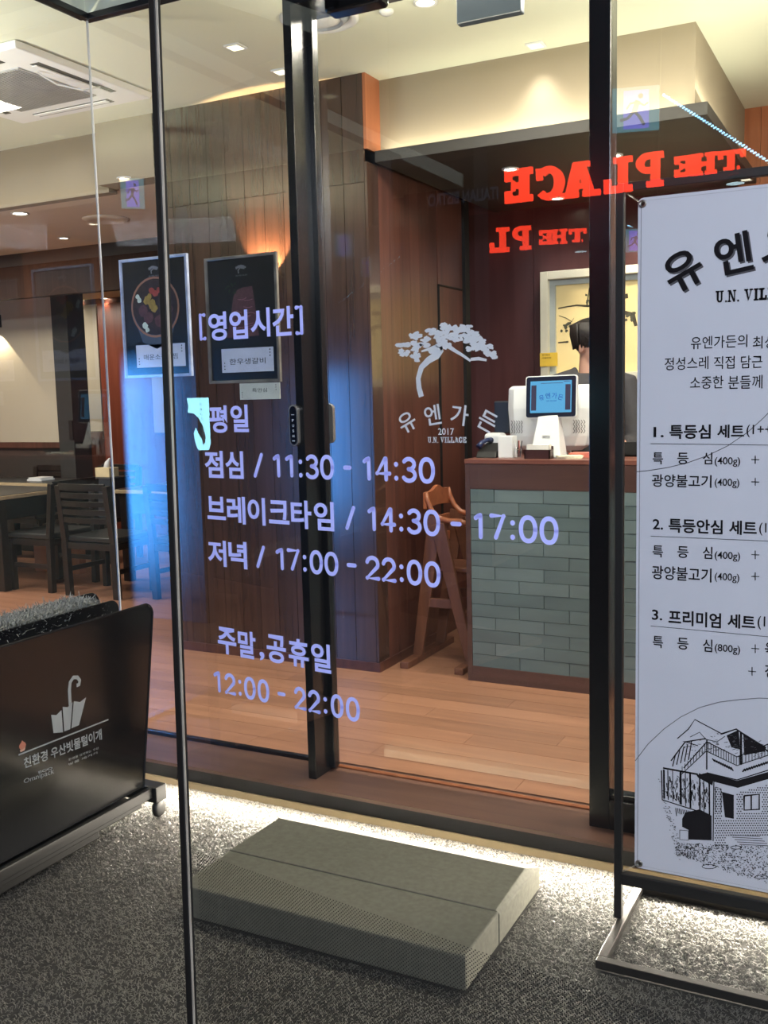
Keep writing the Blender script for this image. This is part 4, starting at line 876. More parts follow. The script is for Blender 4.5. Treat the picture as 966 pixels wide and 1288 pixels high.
TM = [mat('slate_tile_%d' % k, c, rough=.5, var=.10, scale=7, stretch=(.5, 1, 2.5), bump=.3, spec=.5) for k, c in enumerate([(96, 112, 114), (104, 120, 122), (90, 106, 108)])]
rh = (.975 - .077) / 14
for r in range(14):
    z0 = .077 + r * rh; x = -1.866 - (.0 if r % 2 == 0 else .1255); x += random.choice((0, 0, .0))
    while x < -.3:
        a, b_ = max(x, -1.866), min(x + .2495, -.3)
        if b_ - a > .02:
            pr_ = random.uniform(0, .003)
            MB().box(a, b_ - .0016, YC - .001 - pr_, YC + .009, z0 + .0012, z0 + rh - .0012).build('stone_tile', random.choice(TM), t, fix=False)
        x += .251
# ---- things standing on the counter
ZT = 1.122
t = thing('customer_display', 'tilted customer display with a bright blue screen on the counter', 'screen', (-1.5, 4.72, ZT))
def tilt(o, px, z, y, ang):                # tilted frame for the screen: u right, v up-tilted, w toward the viewer
    u = Vector((math.cos(ang), math.sin(ang), 0)); v = Vector((math.sin(ang) * .12, -math.cos(ang) * -.12, .99)).normalized(); w = u.cross(v) * -1
    return u, v, -w
cen = Vector((-1.513, 4.75, 1.418)); u, v, w = Vector((1, .02, .012)).normalized(), Vector((-.01, .10, .995)).normalized(), None
w = u.cross(v).normalized()               # points away from or toward us
if w[1] > 0: w = -w
def rrect(cen, u, v, hw, hh_, r):
    o = []
    for sx_, sy_, q0 in ((1, 1, 0), (-1, 1, 90), (-1, -1, 180), (1, -1, 270)):
        o += [cen + u * (sx_ * (hw - r) + r * math.cos(R(q0 + 22.5 * k))) + v * (sy_ * (hh_ - r) + r * math.sin(R(q0 + 22.5 * k))) for k in range(5)]
    return o
MB().prism(rrect(cen, u, v, .130, .104, .014), -w * .022).build('case', WHITEP, t, bevel=.002)
MB().prism(rrect(cen + w * .0006, u, v, .125, .099, .011), w * .001).build('bezel', mat('bezel_black', (30, 36, 52), rough=.2), t)
MB().prism(rrect(cen + w * .0022, u, v, .104, .078, .003), w * .0006).build('screen', emis('screen_blue', (112, 196, 250), .5), t)
mb = MB(); PS = lambda a, b_: cen + w * .0034 + u * a + v * b_
for sx_ in (-1, 1): mb.add([PS(sx_ * .086 - .013, -.066), PS(sx_ * .086 + .013, -.066), PS(sx_ * .086 + .013, .058), PS(sx_ * .086 - .013, .058)], [(0, 1, 2, 3)])
ribbon(mb, [(-.05, .066), (.06, .066)], .0025, PS); ribbon(mb, [(.065, .073), (.095, .073)], .003, PS)
mb.build('screen_sidebars', mat('screen_navy', (44, 42, 70), rough=.5), t, fix=False)
mb = MB(); arc_letters(mb, [('유', (-.046, -.004), R(14)), ('엔', (-.014, .005), R(3)), ('가', (.019, .005), R(-4)), ('든', (.049, -.004), R(-14))], PS, .030, .02); text_box(mb, 'U.N. VILLAGE', PS, -.022, .03, -.024, -.017, bold=.02)
mb.build('screen_lettering', mat('screen_ink', (30, 92, 168), rough=.5), t, fix=False)
st_ = MB(); st_.add([(-1.575, 4.74, 1.33), (-1.475, 4.74, 1.33), (-1.475, 4.79, 1.33), (-1.575, 4.79, 1.33), (-1.60, 4.68, ZT), (-1.445, 4.68, ZT), (-1.445, 4.80, ZT), (-1.60, 4.80, ZT)], [(0, 1, 2, 3), (7, 6, 5, 4), (4, 5, 1, 0), (5, 6, 2, 1), (6, 7, 3, 2), (7, 4, 0, 3)])
st_.build('stand', WHITEP, t, bevel=.004)
mb = MB(); text_box(mb, 'OKPOS', lambda a, b_: Vector((a, 4.705 + (b_ - 1.22) * .27, b_)), -1.545, -1.505, 1.216, 1.230, bold=.02); mb.build('stand_lettering', INKG, t, fix=False)
# white point of sale terminal seen from behind
t = thing('sales_terminal', 'large white sales terminal seen from behind with vent slots', 'computer', (-1.55, 4.92, ZT))
mb = MB(); ring = []
sec = [(1.475, .205, 4.90, .018), (1.46, .225, 4.895, .03), (1.36, .225, 4.885, .045), (1.22, .215, 4.885, .055), (1.17, .20, 4.89, .05), (1.145, .16, 4.91, .03)]
for z, hw, y, dp in sec:
    c0 = -1.575; ring.append([(c0 - hw, y + .06, z), (c0 - hw + .01, y + .015, z), (c0 - hw + .05, y - dp * .4, z), (c0, y - dp * .6, z), (c0 + hw - .05, y - dp * .4, z), (c0 + hw - .01, y + .015, z), (c0 + hw, y + .06, z)])
vs = [p for r_ in ring for p in r_]; n7 = 7
fs = [(i * n7 + k, i * n7 + k + 1, (i + 1) * n7 + k + 1, (i + 1) * n7 + k) for i in range(len(ring) - 1) for k in range(6)] + [tuple(range(7)), tuple(35 + k for k in range(6, -1, -1))] + [tuple([i * 7 for i in range(6)] + [i * 7 + 6 for i in range(5, -1, -1)])]
mb.add(vs, fs); mb.build('rear_shell', WHITEP, t, bevel=.006, seg=3)
vm = MB(); 
for cx in (-1.725, -1.40):
    for i in range(5):
        for j in range(6):
            zx = .004 if j % 2 else -.004; x = cx - .03 + i * .013; z = 1.30 - j * .011
            yv = 4.866 if abs(x + 1.575) > .1 else 4.86
            vm.add([(x + zx, yv - .012, z), (x + zx + .0045, yv - .012, z), (x - zx + .0045, yv - .012, z - .010), (x - zx, yv - .012, z - .010)], [(0, 1, 2, 3)])
vm.build('vent_slots', INKG, t, fix=False)
MB().box(-1.66, -1.49, 4.90, 5.02, ZT, ZT + .03).build('foot', WHITEP, t, bevel=.004)
tag(MB().box(-1.885, -1.80, 4.94, 5.0, 1.23, 1.40).build('card_reader', mat('reader_black', (40, 44, 54), rough=.4), bevel=.008), 'black card reader clipped to the left side of the sales terminal', 'card reader')
t = thing('white_box', 'upright white box on the counter left of the display stand', 'box', (-1.70, 4.70, ZT))
MB().box(-1.758, -1.682, 4.66, 4.73, ZT, ZT + .108).build('carton', WHITEP, t, bevel=.003)
t = thing('telephone', 'black and white desk telephone at the left end of the counter', 'telephone', (-1.82, 4.72, ZT))
MB().add([(-1.87, 4.64, ZT), (-1.765, 4.64, ZT), (-1.765, 4.80, ZT), (-1.87, 4.80, ZT), (-1.87, 4.66, ZT + .03), (-1.765, 4.66, ZT + .03), (-1.765, 4.79, ZT + .07), (-1.87, 4.79, ZT + .07)], [(3, 2, 1, 0), (4, 5, 6, 7), (0, 1, 5, 4), (1, 2, 6, 5), (2, 3, 7, 6), (3, 0, 4, 7)]).build('phone_body', BLACKM, t, bevel=.006)
MB().tube([(-1.86, 4.66, ZT + .055), (-1.855, 4.69, ZT + .075), (-1.85, 4.75, ZT + .085), (-1.845, 4.79, ZT + .080)], [.016, .011, .011, .017], 10).build('handset', mat('navy_plastic', (30, 40, 78), rough=.3), t, smooth=True)
t = thing('receipt_printer', 'white rounded receipt printer behind the telephone', 'printer', (-1.86, 4.9, ZT))
MB().box(-1.905, -1.806, 4.84, 4.93, ZT, ZT + .115).build('printer_case', WHITEP, t, bevel=.02, seg=4)
t = thing('card_holder', 'dark business card holder in front of the display stand', 'card holder', (-1.535, 4.62, ZT))
MB().box(-1.60, -1.472, 4.60, 4.605, ZT, ZT + .045).box(-1.60, -1.472, 4.655, 4.66, ZT, ZT + .06).box(-1.60, -1.595, 4.60, 4.66, ZT, ZT + .045).box(-1.477, -1.472, 4.60, 4.66, ZT, ZT + .045).build('holder', mat('brown_acrylic', (66, 42, 42), rough=.3), t)
MB().box(-1.592, -1.480, 4.612, 4.648, ZT + .002, ZT + .068).build('card_stack', mat('card_stock', (226, 222, 214), rough=.7), t)
t = thing('pen_cup', 'clear cup of thin pens beside the white box', 'pen cup', (-1.652, 4.66, ZT))
MB().lathe([(.018, 0), (.02, .05), (.0185, .05), (.0165, .004), (.001, .004)], (-1.652, 4.66, ZT), 20).build('cup', ACRYL, t, smooth=True)
for k, c in enumerate(((40, 44, 60), (200, 90, 80), (220, 220, 224), (60, 60, 62))):
    q = k * 1.7; MB().cyl((-1.652 + .008 * math.cos(q), 4.66 + .008 * math.sin(q), ZT + .006), (-1.652 + .02 * math.cos(q), 4.66 + .02 * math.sin(q), ZT + .085), .003, 8).build('pen', mat('pen_%d' % k, c, rough=.4), t)
for k, (cx, cy, h, c, rz, lb) in enumerate(((-1.40, 4.68, .014, (226, 220, 196), .3, 'open cream notepad on the counter right of the display stand'), (-1.36, 4.78, .022, (206, 120, 104), -.2, 'red striped stack of receipts behind the cream notepad'), (-1.22, 4.72, .012, (214, 216, 206), .1, 'white papers on the counter behind the right door post'))):
    t = thing('paper_stack', lb, 'papers', (cx, cy, ZT)); m_ = mat('paper_%d' % k, c, rough=.8, var=.2, scale=50, stretch=(1, 8, 1))
    for q in range(3):
        u_ = Vector((math.cos(rz + q * .09), math.sin(rz + q * .09), 0)); v_ = Vector((-u_[1], u_[0], 0))
        MB().obox((cx, cy, ZT + q * h / 3), u_, v_, Vector((0, 0, 1)), (-.06, .06), (-.045, .045), (0, h / 3 - .0006)).build('sheet', m_, t)
t = thing('cash_tray', 'dark document tray on the counter seen beyond the right door post', 'tray', (-1.16, 4.90, ZT))
MB().box(-1.24, -1.0, 4.82, 5.0, ZT, ZT + .008).box(-1.24, -1.232, 4.82, 5.0, ZT, ZT + .07).box(-1.24, -1.0, 4.82, 4.828, ZT, ZT + .07).build('tray_body', BLACKM, t)

# ---- picture in the wall niche
t = thing('framed_picture', 'wide framed picture of blossoming branches on the plum wall behind the counter', 'picture', (-1.35, 6.24, 1.6))
fx0, fx1, fz0, fz1 = -2.03, -.75, 1.50, 2.19
FR = mat('frame_cream', (212, 208, 192), rough=.5, var=.03)
MB().box(fx0, fx0 + .05, 6.16, 6.25, fz0, fz1).box(fx1 - .05, fx1, 6.16, 6.25, fz0, fz1).box(fx0 + .05, fx1 - .05, 6.16, 6.25, fz1 - .05, fz1).box(fx0 + .05, fx1 - .05, 6.16, 6.25, fz0, fz0 + .05).build('frame', FR, t, bevel=.003)
MB().box(fx0 + .05, fx0 + .085, 6.20, 6.25, fz0 + .05, fz1 - .05).box(fx0 + .085, fx1 - .05, 6.20, 6.25, fz1 - .085, fz1 - .05).build('mount', mat('mount_grey', (170, 178, 178), rough=.6), t)
MB().box(fx0 + .085, fx1 - .05, 6.225, 6.25, fz0 + .05, fz1 - .085).build('canvas', mat('canvas_straw_glow', (226, 204, 150), rough=.8, var=.04, scale=4, emit=.10), t)  # brightness put in: faint emission makes the canvas look lit
br = MB(); P = Pf(6.2235); q = lambda px, py: (ony(px, py, 6.2235)[0], ony(px, py, 6.2235)[2])
for pts, w in (([(702, 388), (712, 386), (725, 384), (740, 385), (762, 378), (790, 372)], [.008, .008, .01, .014, .02, .03]), ([(703, 397), (712, 400), (720, 405)], .004), ([(702, 431), (715, 430)], [.008, .012]), ([(738, 386), (740, 372), (741, 362)], [.01, .008, .004]),
               ([(772, 470), (770, 440), (766, 415), (772, 395), (776, 378)], [.03, .024, .02, .014, .008]), ([(768, 396), (782, 392), (796, 396), (800, 410)], [.03, .022, .03, .02]), ([(770, 450), (775, 455), (778, 465)], .012), ([(775, 378), (778, 366)], .006), ([(709, 412), (716, 408), (722, 400)], .003)):
    ribbon(br, [q(*p) for p in pts], w, P)
br.build('branches', mat('bark_print', (66, 60, 48), rough=.8), t, fix=False)
lf = MB(); random.seed(2)
for cx, cy, s, k in ((740, 376, 5, 8), (714, 408, 5, 7), (776, 385, 8, 16), (793, 398, 6, 12), (770, 420, 6, 12), (775, 446, 6, 10), (770, 455, 5, 8), (709, 415, 4, 4)):
    for _ in range(k): c = q(cx + random.uniform(-s, s), cy + random.uniform(-s, s)); blob(lf, c[0], c[1], .012, Pf(6.2232), 6, .5)
lf.build('blossoms', mat('leaf_print', (74, 74, 62), rough=.8), t, fix=False)
tag(MB().box(-2.03, -1.915, 6.150, 6.156, 1.60, 1.685).build('yellow_notice', mat('notice_yellow', (236, 196, 70), rough=.6)), 'small yellow notice stuck to the left edge of the picture frame', 'notice')
mb = MB(); text_box(mb, '와이파이', Pf(6.149), -2.015, -1.965, 1.665, 1.678); text_box(mb, '비밀번호', Pf(6.149), -2.015, -1.955, 1.648, 1.659)
o = mb.build('notice_lettering', INK, bpy.data.objects['yellow_notice'], fix=False)
spot('picture_beam', (-1.4, 5.75, 2.58), 26, (1, .86, .62), 75, .7, aim=(0, .6, -.8))

# ================================================================== PERSON behind the counter
def person():
    px0, py0 = -1.455, 5.22
    t = thing('person', 'person in a charcoal jacket and glasses standing behind the counter, head bowed', 'person', (px0, py0, 0))
    # one continuous figure: overlapping forms fused by a voxel remesh
    mb = MB(); B = Vector((px0, py0, 0))
    fw = Vector((.35, -.94, 0)).normalized()    # the body faces the counter
    hf = Vector((.86, -.52, 0)).normalized(); hs_ = Vector((-hf[1], hf[0], 0))   # the head is turned to the right
    sd = Vector((-fw[1], fw[0], 0))             # to the person's left
    U = Vector((0, 0, 1))
    hc = B + Vector((0, 0, 1.672)) + hf * .03
    M = Matrix((sd, -fw, U)).transposed()       # local x = side, y = backward
    MH = Matrix((hs_, -hf, U)).transposed(); tiltm = Matrix.Rotation(R(20), 3, hs_) @ MH
    mb.ell(hc + U * .035 - hf * .012, (.076, .094, .098), 24, 16, tiltm)                   # skull
    mb.ell(hc - U * .035 + hf * .028, (.058, .066, .078), 20, 14, tiltm)                   # face and jaw
    mb.ell(hc - U * .012 + hf * .098 , (.013, .020, .026), 10, 8, tiltm)                   # nose
    mb.ell(hc - U * .058 + hf * .080, (.024, .012, .009), 10, 8, tiltm)                    # mouth
    mb.ell(hc - U * .095 + hf * .062, (.022, .018, .018), 10, 8, tiltm)                    # chin
    for s in (-1, 1):
        mb.ell(hc + hs_ * s * .075 - hf * .005 - U * .008, (.010, .020, .031), 10, 8, tiltm)  # ears
        mb.ell(hc + hs_ * s * .030 + hf * .074 + U * .012, (.018, .010, .009), 10, 8, tiltm)  # brows
    mb.tube([B + U * 1.48, B + U * 1.54 + fw * .01, hc - U * .05 - hf * .02], [.062, .054, .055], 16)
    mb.tube([B + U * 1.47, B + U * 1.38, B + U * 1.15, B + U * .98, B + U * .88], [.09, .13, .125, .13, .12], 18)   # torso
    for s in (-1, 1):
        sh = B + sd * s * .18 + U * 1.465; el = B + sd * s * .235 + fw * .07 + U * 1.13; wr = B + sd * s * .15 + fw * .15 + U * 1.17
        mb.tube([B + sd * s * .06 + U * 1.42, sh, el, wr], [.06, .055, .042, .028], 14)
        pa = wr + fw * .055 - U * .004; mb.ell(pa, (.040, .050, .016), 12, 8, M)
        for i, (o_, L_) in enumerate(((-.028, .062), (-.010, .070), (.009, .066), (.026, .052))):
            a_ = pa + sd * o_ + fw * .035; mb.tube([a_, a_ + fw * L_ * .5 - U * .004, a_ + fw * L_ * .8 - U * .018, a_ + fw * L_ * .9 - U * .034], [.0088, .0085, .008, .007], 8)
        th = pa - sd * s * .038 - fw * .012; mb.tube([th, th - sd * s * .016 + fw * .025 - U * .006, th - sd * s * .014 + fw * .048 - U * .014], [.011, .0095, .008], 8)
        hp = B + sd * s * .09 + U * .90; kn = B + sd * s * .10 + U * .49 + fw * .02; an = B + sd * s * .10 + U * .08
        mb.tube([hp, kn, an], [.085, .058, .042], 14); mb.tube([an - fw * .05 - U * .03, an + fw * .06 - U * .045, an + fw * .17 - U * .055], [.038, .036, .024], 12)
    body = mb.build('body', mat('skin', (196, 150, 130), rough=.55, var=.05, scale=20), t, fix=False)
    rm = body.modifiers.new('fuse', 'REMESH'); rm.mode = 'VOXEL'; rm.voxel_size = .006; rm.use_smooth_shade = True
    sm_ = body.modifiers.new('smooth', 'SMOOTH'); sm_.iterations = 3
    # jacket
    mb = MB()
    mb.tube([B + U * 1.53, B + U * 1.49, B + U * 1.39, B + U * 1.15, B + U * .96, B + U * .80], [.085, .13, .158, .155, .158, .165], 24)
    for s in (-1, 1):
        sh = B + sd * s * .185 + U * 1.465; el = B + sd * s * .24 + fw * .07 + U * 1.13; wr = B + sd * s * .155 + fw * .14 + U * 1.17
        mb.tube([B + sd * s * .05 + U * 1.50, sh, (sh + el) / 2 + sd * s * .01, el, (el + wr) / 2, wr], [.07, .078, .066, .060, .052, .044], 16)
    mb.tube([B + U * 1.49 - fw * .01, B + U * 1.575 - fw * .015], [.095, .075], 20, cap=False)
    jk = mb.build('jacket', mat('charcoal_cloth', (62, 60, 64), rough=.85, var=.12, scale=40), t, fix=False)
    rm = jk.modifiers.new('fuse', 'REMESH'); rm.mode = 'VOXEL'; rm.voxel_size = .009; rm.use_smooth_shade = True
    sm_ = jk.modifiers.new('smooth', 'SMOOTH'); sm_.iterations = 5
    mb = MB()
    for s in (-1, 1):
        mb.tube([B + sd * s * .05 + U * .98, B + sd * s * .09 + U * .88, B + sd * s * .10 + U * .49 + fw * .02, B + sd * s * .10 + U * .05], [.13, .105, .080, .066], 16)
    tr_ = mb.build('trousers', mat('black_cloth', (30, 30, 34), rough=.85), t, fix=False)
    rm = tr_.modifiers.new('fuse', 'REMESH'); rm.mode = 'VOXEL'; rm.voxel_size = .01; rm.use_smooth_shade = True
    for s in (-1, 1):
        an = B + sd * s * .10
        MB().ell(an + fw * .06 + U * .045, (.048, .14, .045), 14, 10, M).build('shoe', BLACKM, t, smooth=True)
    # hair: bowl cut, many locks over a cap
    mb = MB(); mb.ell(hc + U * .052 - hf * .022, (.090, .106, .098), 24, 16, tiltm)
    random.seed(21)
    for k in range(150):
        a_ = random.uniform(0, 2 * PI); top = hc + U * .135 - hf * .03
        d = hs_ * math.cos(a_) + hf * math.sin(a_)
        front = math.sin(a_) > .55
        ln_ = .035 if front else .07
        e1 = hc + U * (.085) + d * .083 - hf * .02; e2 = hc + U * (.070 - ln_ + random.uniform(-.014, .012)) + d * (.088 if not front else .100) - hf * .018
        mb.tube([top + d * .03, e1 + d * .012 + U * .02, e1 + d * .014 - U * .02, e2], [.010, .013, .010, .003], 6)
    hr = mb.build('hair', mat('black_hair', (40, 34, 32), rough=.45, var=.4, scale=60, stretch=(6, 6, 1)), t, fix=False, smooth=True)
    gl = MB()
    for s in (-1, 1):
        c = hc + hs_ * s * .033 + hf * .098 - U * .004
        gl.tube([c + hs_ * .024 * math.cos(q_) + U * .019 * math.sin(q_) for q_ in [2 * PI * k / 16 for k in range(16)]], .0022, 6, closed=True)
        gl.tube([c + hs_ * s * .024 + U * .006, hc + hs_ * s * .076 + hf * .04 + U * .004, hc + hs_ * s * .078 - hf * .01 + U * .002], .002, 6)
    gl.tube([hc + hs_ * .009 + hf * .099, hc - hs_ * .009 + hf * .099], .002, 6)
    gl.build('glasses', BLACKM, t, fix=False)
    for s in (-1, 1):
        MB().ell(hc + hs_ * s * .032 + hf * .081 - U * .002, (.012, .008, .008), 10, 8, M).build('eye', mat('eye_white', (210, 208, 204), rough=.3), t, smooth=True)
    MB().obox(B + U * 1.30 + fw * .158 - sd * .06, sd, fw, U, (-.02, .02), (-.001, .003), (-.012, .012)).build('name_tag', WHITEP, t)
person()

# ================================================================== CHILD'S HIGH CHAIR
t = thing('high_chair', "wooden child's high chair on long runners between the panelling and the counter", 'chair', (-2.13, 4.9, 0))
HCW = wood('high_chair_wood', (92, 58, 44), (124, 80, 60), rough=.35, axis='z'); HCO = wood('high_chair_rail', (150, 86, 58), (178, 108, 74), rough=.3, axis='x')
for xs_ in (-2.285, -1.972): MB().beam((xs_, 4.62, .018), (xs_, 5.24, .018), .05, .036).build('runner', HCW, t, bevel=.004)
for yf_, zt_ in ((4.80, .0), (5.10, .0)):          # an A-shaped frame on the near and on the far side
    MB().beam((-2.285, yf_, .03), (-2.165, yf_, .80), .055, .030, w2=.085, t2=.026).build('leg', HCW, t, bevel=.004)
    MB().beam((-1.972, yf_ - .01, .03), (-2.150, yf_ - .01, .76), .050, .030, w2=.080, t2=.026).build('leg', HCW, t, bevel=.004)
    MB().beam((-2.24, yf_, .33), (-2.03, yf_, .33), .022, .05, side=(0, 1, 0)).build('side_rail', HCW, t, bevel=.003)
    MB().tube([(-2.222, yf_, .925), (-2.212, yf_, .88), (-2.19, yf_, .83), (-2.15, yf_, .79), (-2.09, yf_, .775), (-2.02, yf_, .775), (-1.97, yf_, .755)], [.011, .014, .015, .016, .016, .016, .013], 8).build('arm_rail', HCO, t, smooth=True)
MB().box(-2.19, -1.99, 4.82, 5.08, .50, .525).build('seat', HCW, t, bevel=.006)
MB().box(-2.06, -1.97, 4.82, 5.08, .26, .28).build('foot_rest', HCW, t, bevel=.004)
cr_ = [(4.79 + .32 * k / 12, .915 + .030 * math.sin(PI * k / 12) + .008 * math.cos(4 * PI * k / 12)) for k in range(13)]
MB().prism([(-2.235, y, z) for y, z in cr_] + [(-2.235, y, .835 + .01 * math.sin(PI * k / 12)) for k, (y, _) in reversed(list(enumerate(cr_)))], (.02, 0, 0)).build('crest_rail', HCO, t, bevel=.003)
for z_ in (.76, .66): MB().beam((-2.215, 4.82, z_), (-2.215, 5.08, z_), .02, .05).build('back_slat', HCO, t, bevel=.003)

# ================================================================== DINING ROOM
def chair(loc, label):
    t = thing('dining_chair', label, 'chair', (0, 0, 0), 'black slatted dining chairs')
    for x in (-.235, .235):
        MB().beam((x, 0, 0), (x, -.01, .42), .05, .045).build('leg', DARKWOOD, t, bevel=.003)
        MB().beam((x, -.01, .42), (x * .98, -.055, .84), .048, .04).build('back_post', DARKWOOD, t, bevel=.003)
        MB().beam((x, .40, 0), (x, .40, .40), .045, .045).build('leg', DARKWOOD, t, bevel=.003)
        MB().beam((x, .02, .20), (x, .38, .20), .02, .035).build('stretcher', DARKWOOD, t, bevel=.002)
    MB().box(-.245, .245, -.02, .43, .36, .41).build('seat_frame', DARKWOOD, t, bevel=.003)
    MB().box(-.25, .25, -.005, .45, .41, .455).build('seat_pad', mat('black_vinyl', (40, 40, 40), rough=.35), t, bevel=.015, seg=3)
    for k in range(5):
        z = .83 - k * .062; y0 = -.052 + k * .007
        pts = [(-.225 + .45 * q / 8, y0 - .028 * math.sin(PI * q / 8)) for q in range(9)]
        m_ = MB(); h = .020 if k else .026
        vs = [(x, y, z - h) for x, y in pts] + [(x, y, z + h) for x, y in pts] + [(x, y - .016, z + h) for x, y in pts] + [(x, y - .016, z - h) for x, y in pts]
        fs = []
        for a_ in range(4):
            for i in range(8): fs.append((a_ * 9 + i, a_ * 9 + i + 1, ((a_ + 1) % 4) * 9 + i + 1, ((a_ + 1) % 4) * 9 + i))
        fs += [(0, 9, 18, 27), (8, 35, 26, 17)]
        m_.add(vs, fs).build('back_slat', DARKWOOD, t, bevel=.003)
    del t['_base']; t.location = loc; return t
c0 = chair((-5.28, 5.49, 0), 'black slatted dining chair nearest the umbrella stand, its back to us')
GRP = 'black slatted dining chairs'
dup(c0, (-5.72, 5.75, 0), R(90), 'black dining chair seen side on behind the front table', GRP)
dup(c0, (-6.48, 7.12, 0), R(180), 'black dining chair between the far tables, below the dark post', GRP)
dup(c0, (-7.12, 6.93, 0), R(180), 'black dining chair against the dark wainscot at the left edge', GRP)
dup(c0, (-4.55, 5.60, 0), R(-4), 'black slatted dining chair behind the blue reflection', GRP)
dup(c0, (-5.75, 7.7, 0), R(170), 'black dining chair deep in the far room beside the serving cart', GRP)
def table(loc, label, w, d):
    t = thing('dining_table', label, 'table', (0, 0, 0), 'dining tables')
    MB().box(-w / 2, w / 2, -d / 2, d / 2, .715, .745).build('table_top', wood('table_edge', (150, 132, 104), (176, 156, 124), rough=.4, axis='x'), t, bevel=.004)
    MB().box(-w / 2 + .01, w / 2 - .01, -d / 2 + .01, d / 2 - .01, .745, .750).build('top_inlay', mat('table_dark', (46, 44, 44), rough=.3), t)
    MB().box(-w / 2 + .06, w / 2 - .06, -d / 2 + .06, d / 2 - .06, .55, .715).build('grill_housing', BLACKM, t, bevel=.004)
    for sx_ in (-1, 1):
        for sy_ in (-1, 1): MB().beam((sx_ * (w / 2 - .06), sy_ * (d / 2 - .06), 0), (sx_ * (w / 2 - .06), sy_ * (d / 2 - .06), .715), .07, .07).build('leg', DARKWOOD, t, bevel=.004)
    del t['_base']; t.location = loc; return t
table((-6.70, 5.75, 0), 'dark dining table at the left edge with a light wood rim', 1.25, .75)
table((-6.95, 6.62, 0), 'second dining table with a pale top behind the front one', 1.2, .48)
table((-5.0, 6.42, 0), 'pale topped dining table in front of the black slatted chair', 1.1, .7)
t = thing('wooden_box', 'light brown wooden cabinet standing under the front dining table', 'cabinet', (-6.3, 6.0, 0))
MB().box(-6.62, -6.10, 6.20, 6.28, .0, .36).build('cabinet_body', wood('cabinet_wood', (140, 92, 66), (160, 110, 80), rough=.4, axis='x'), t, bevel=.004)
t = thing('serving_cart', 'dark serving cart with a tissue box below the red far wall', 'cart', (-6.25, 6.55, 0))
MB().box(-6.20, -5.94, 6.45, 6.70, .45, .80).build('cart_body', mat('cart_slate', (42, 46, 54), rough=.4), t, bevel=.01)
for sx_ in (-6.18, -5.96):
    for sy_ in (6.47, 6.68): MB().cyl((sx_, sy_, 0), (sx_, sy_, .46), .012, 8).build('leg', BLACKM, t)
t = thing('tissue_box', 'cream tissue box with a tuft of tissue on the serving cart', 'tissue box', (-6.28, 6.55, .80))
MB().box(-6.15, -5.99, 6.50, 6.62, .80, .88).build('carton', mat('cream_card', (214, 196, 156), rough=.7), t, bevel=.004)
MB().tube([(-6.07, 6.56, .87), (-6.06, 6.56, .92), (-6.04, 6.57, .96)], [.03, .022, .006], 8).build('tissue', WHITEP, t, smooth=True)
for k, (x, y, lb) in enumerate(((-6.45, 5.55, 'folded white napkins on the front table, left edge'), (-6.9, 6.6, 'white napkin stack on the second table'), (-5.0, 6.3, 'white place mat on the table behind the slatted chair'))):
    t = thing('napkin_stack', lb, 'napkins', (x, y, .75)); hgt = (.05, .03, .006)[k]; ww = (.10, .09, .28)[k]
    for q_ in range(2): MB().box(x - ww + q_ * .02, x + ww - q_ * .015, y - .08, y + .08, .75 + q_ * hgt / 2, .75 + (q_ + 1) * hgt / 2 - .0008).build('napkin', WHITEP, t, bevel=.002)
tag(MB().box(-6.845, -6.80, 6.925, 6.94, 1.10, 1.28).build('wall_switch', BLACKM, bevel=.003), 'small dark switch plate on the dark post between the rooms', 'switch')

# ================================================================== THE STREET BEHIND THE CAMERA (seen only as reflections)
SA = R(16.98); SU = Vector((math.cos(SA), -math.sin(SA), 0)); SN = Vector((math.sin(SA), math.cos(SA), 0))   # the sign faces the glass
RED = emis('red_neon', (255, 62, 36), 6.5)
sgO = mirror_near(795.4, 239, 9.9)       # foot of the L on the fascia across the street
t = thing('shop_sign', 'red slab letters reading THE PLACE on the dark shopfront across the street', 'sign', tuple(sgO))
def sgn_pt(px, py):                       # where the mirrored picture point lies on the sign plane
    r = ray(px, py); m = r - 2 * r.dot(ND) * ND; o_ = EYE + 2 * D0 * ND
    k = (Vector(sgO) - o_).dot(SN) / m.dot(SN); p = o_ + m * k; return (p - Vector(sgO)).dot(SU), p[2] - sgO[2]
for ch, l_, r_, top, bot in (('T', 938, 902, 190, 214), ('H', 902, 870, 193.5, 220), ('E', 876, 846, 197, 222.5), ('P', 835, 798, 193, 236), ('L', 796, 757, 199, 243), ('A', 756, 709, 204, 248), ('C', 711, 673, 210, 252), ('E', 671, 633, 213, 255)):
    a_ = sgn_pt(l_, bot); b_ = sgn_pt(r_, bot); c_ = sgn_pt((l_ + r_) / 2, top); d_ = sgn_pt((l_ + r_) / 2, bot)
    mb = MB(); wx = b_[0] - a_[0]; hz = c_[1] - d_[1]
    for poly in glyph(ch):
        mb.prism([Vector(sgO) + SU * (a_[0] + q_[0] * wx) + Vector((0, 0, d_[1] + q_[1] / 1.25 * hz)) for q_ in poly], SN * .05)
    mb.build('sign_letter', RED, t, fix=False)
mb = MB(); text_box(mb, 'ITALIAN BISTRO', lambda a, b_: Vector(sgO) + SU * a + Vector((0, 0, b_)) + SN * .03, sgn_pt(628, 240)[0], sgn_pt(540, 256)[0], sgn_pt(585, 256)[1], sgn_pt(585, 240)[1], bold=.03)
mb.build('small_lettering', emis('dim_letters', (70, 76, 92), .9), t, fix=False)  # unlit lettering, given a faint glow so that it shows
struct(MB().obox(Vector((sgO[0], sgO[1], 0)) - SN * .12, SU, SN, Vector((0, 0, 1)), (-11, 11), (-.2, 0), (-.112, 6.0)).build('wall_opposite', mat('shopfront_dark', (46, 46, 50), rough=.8)))

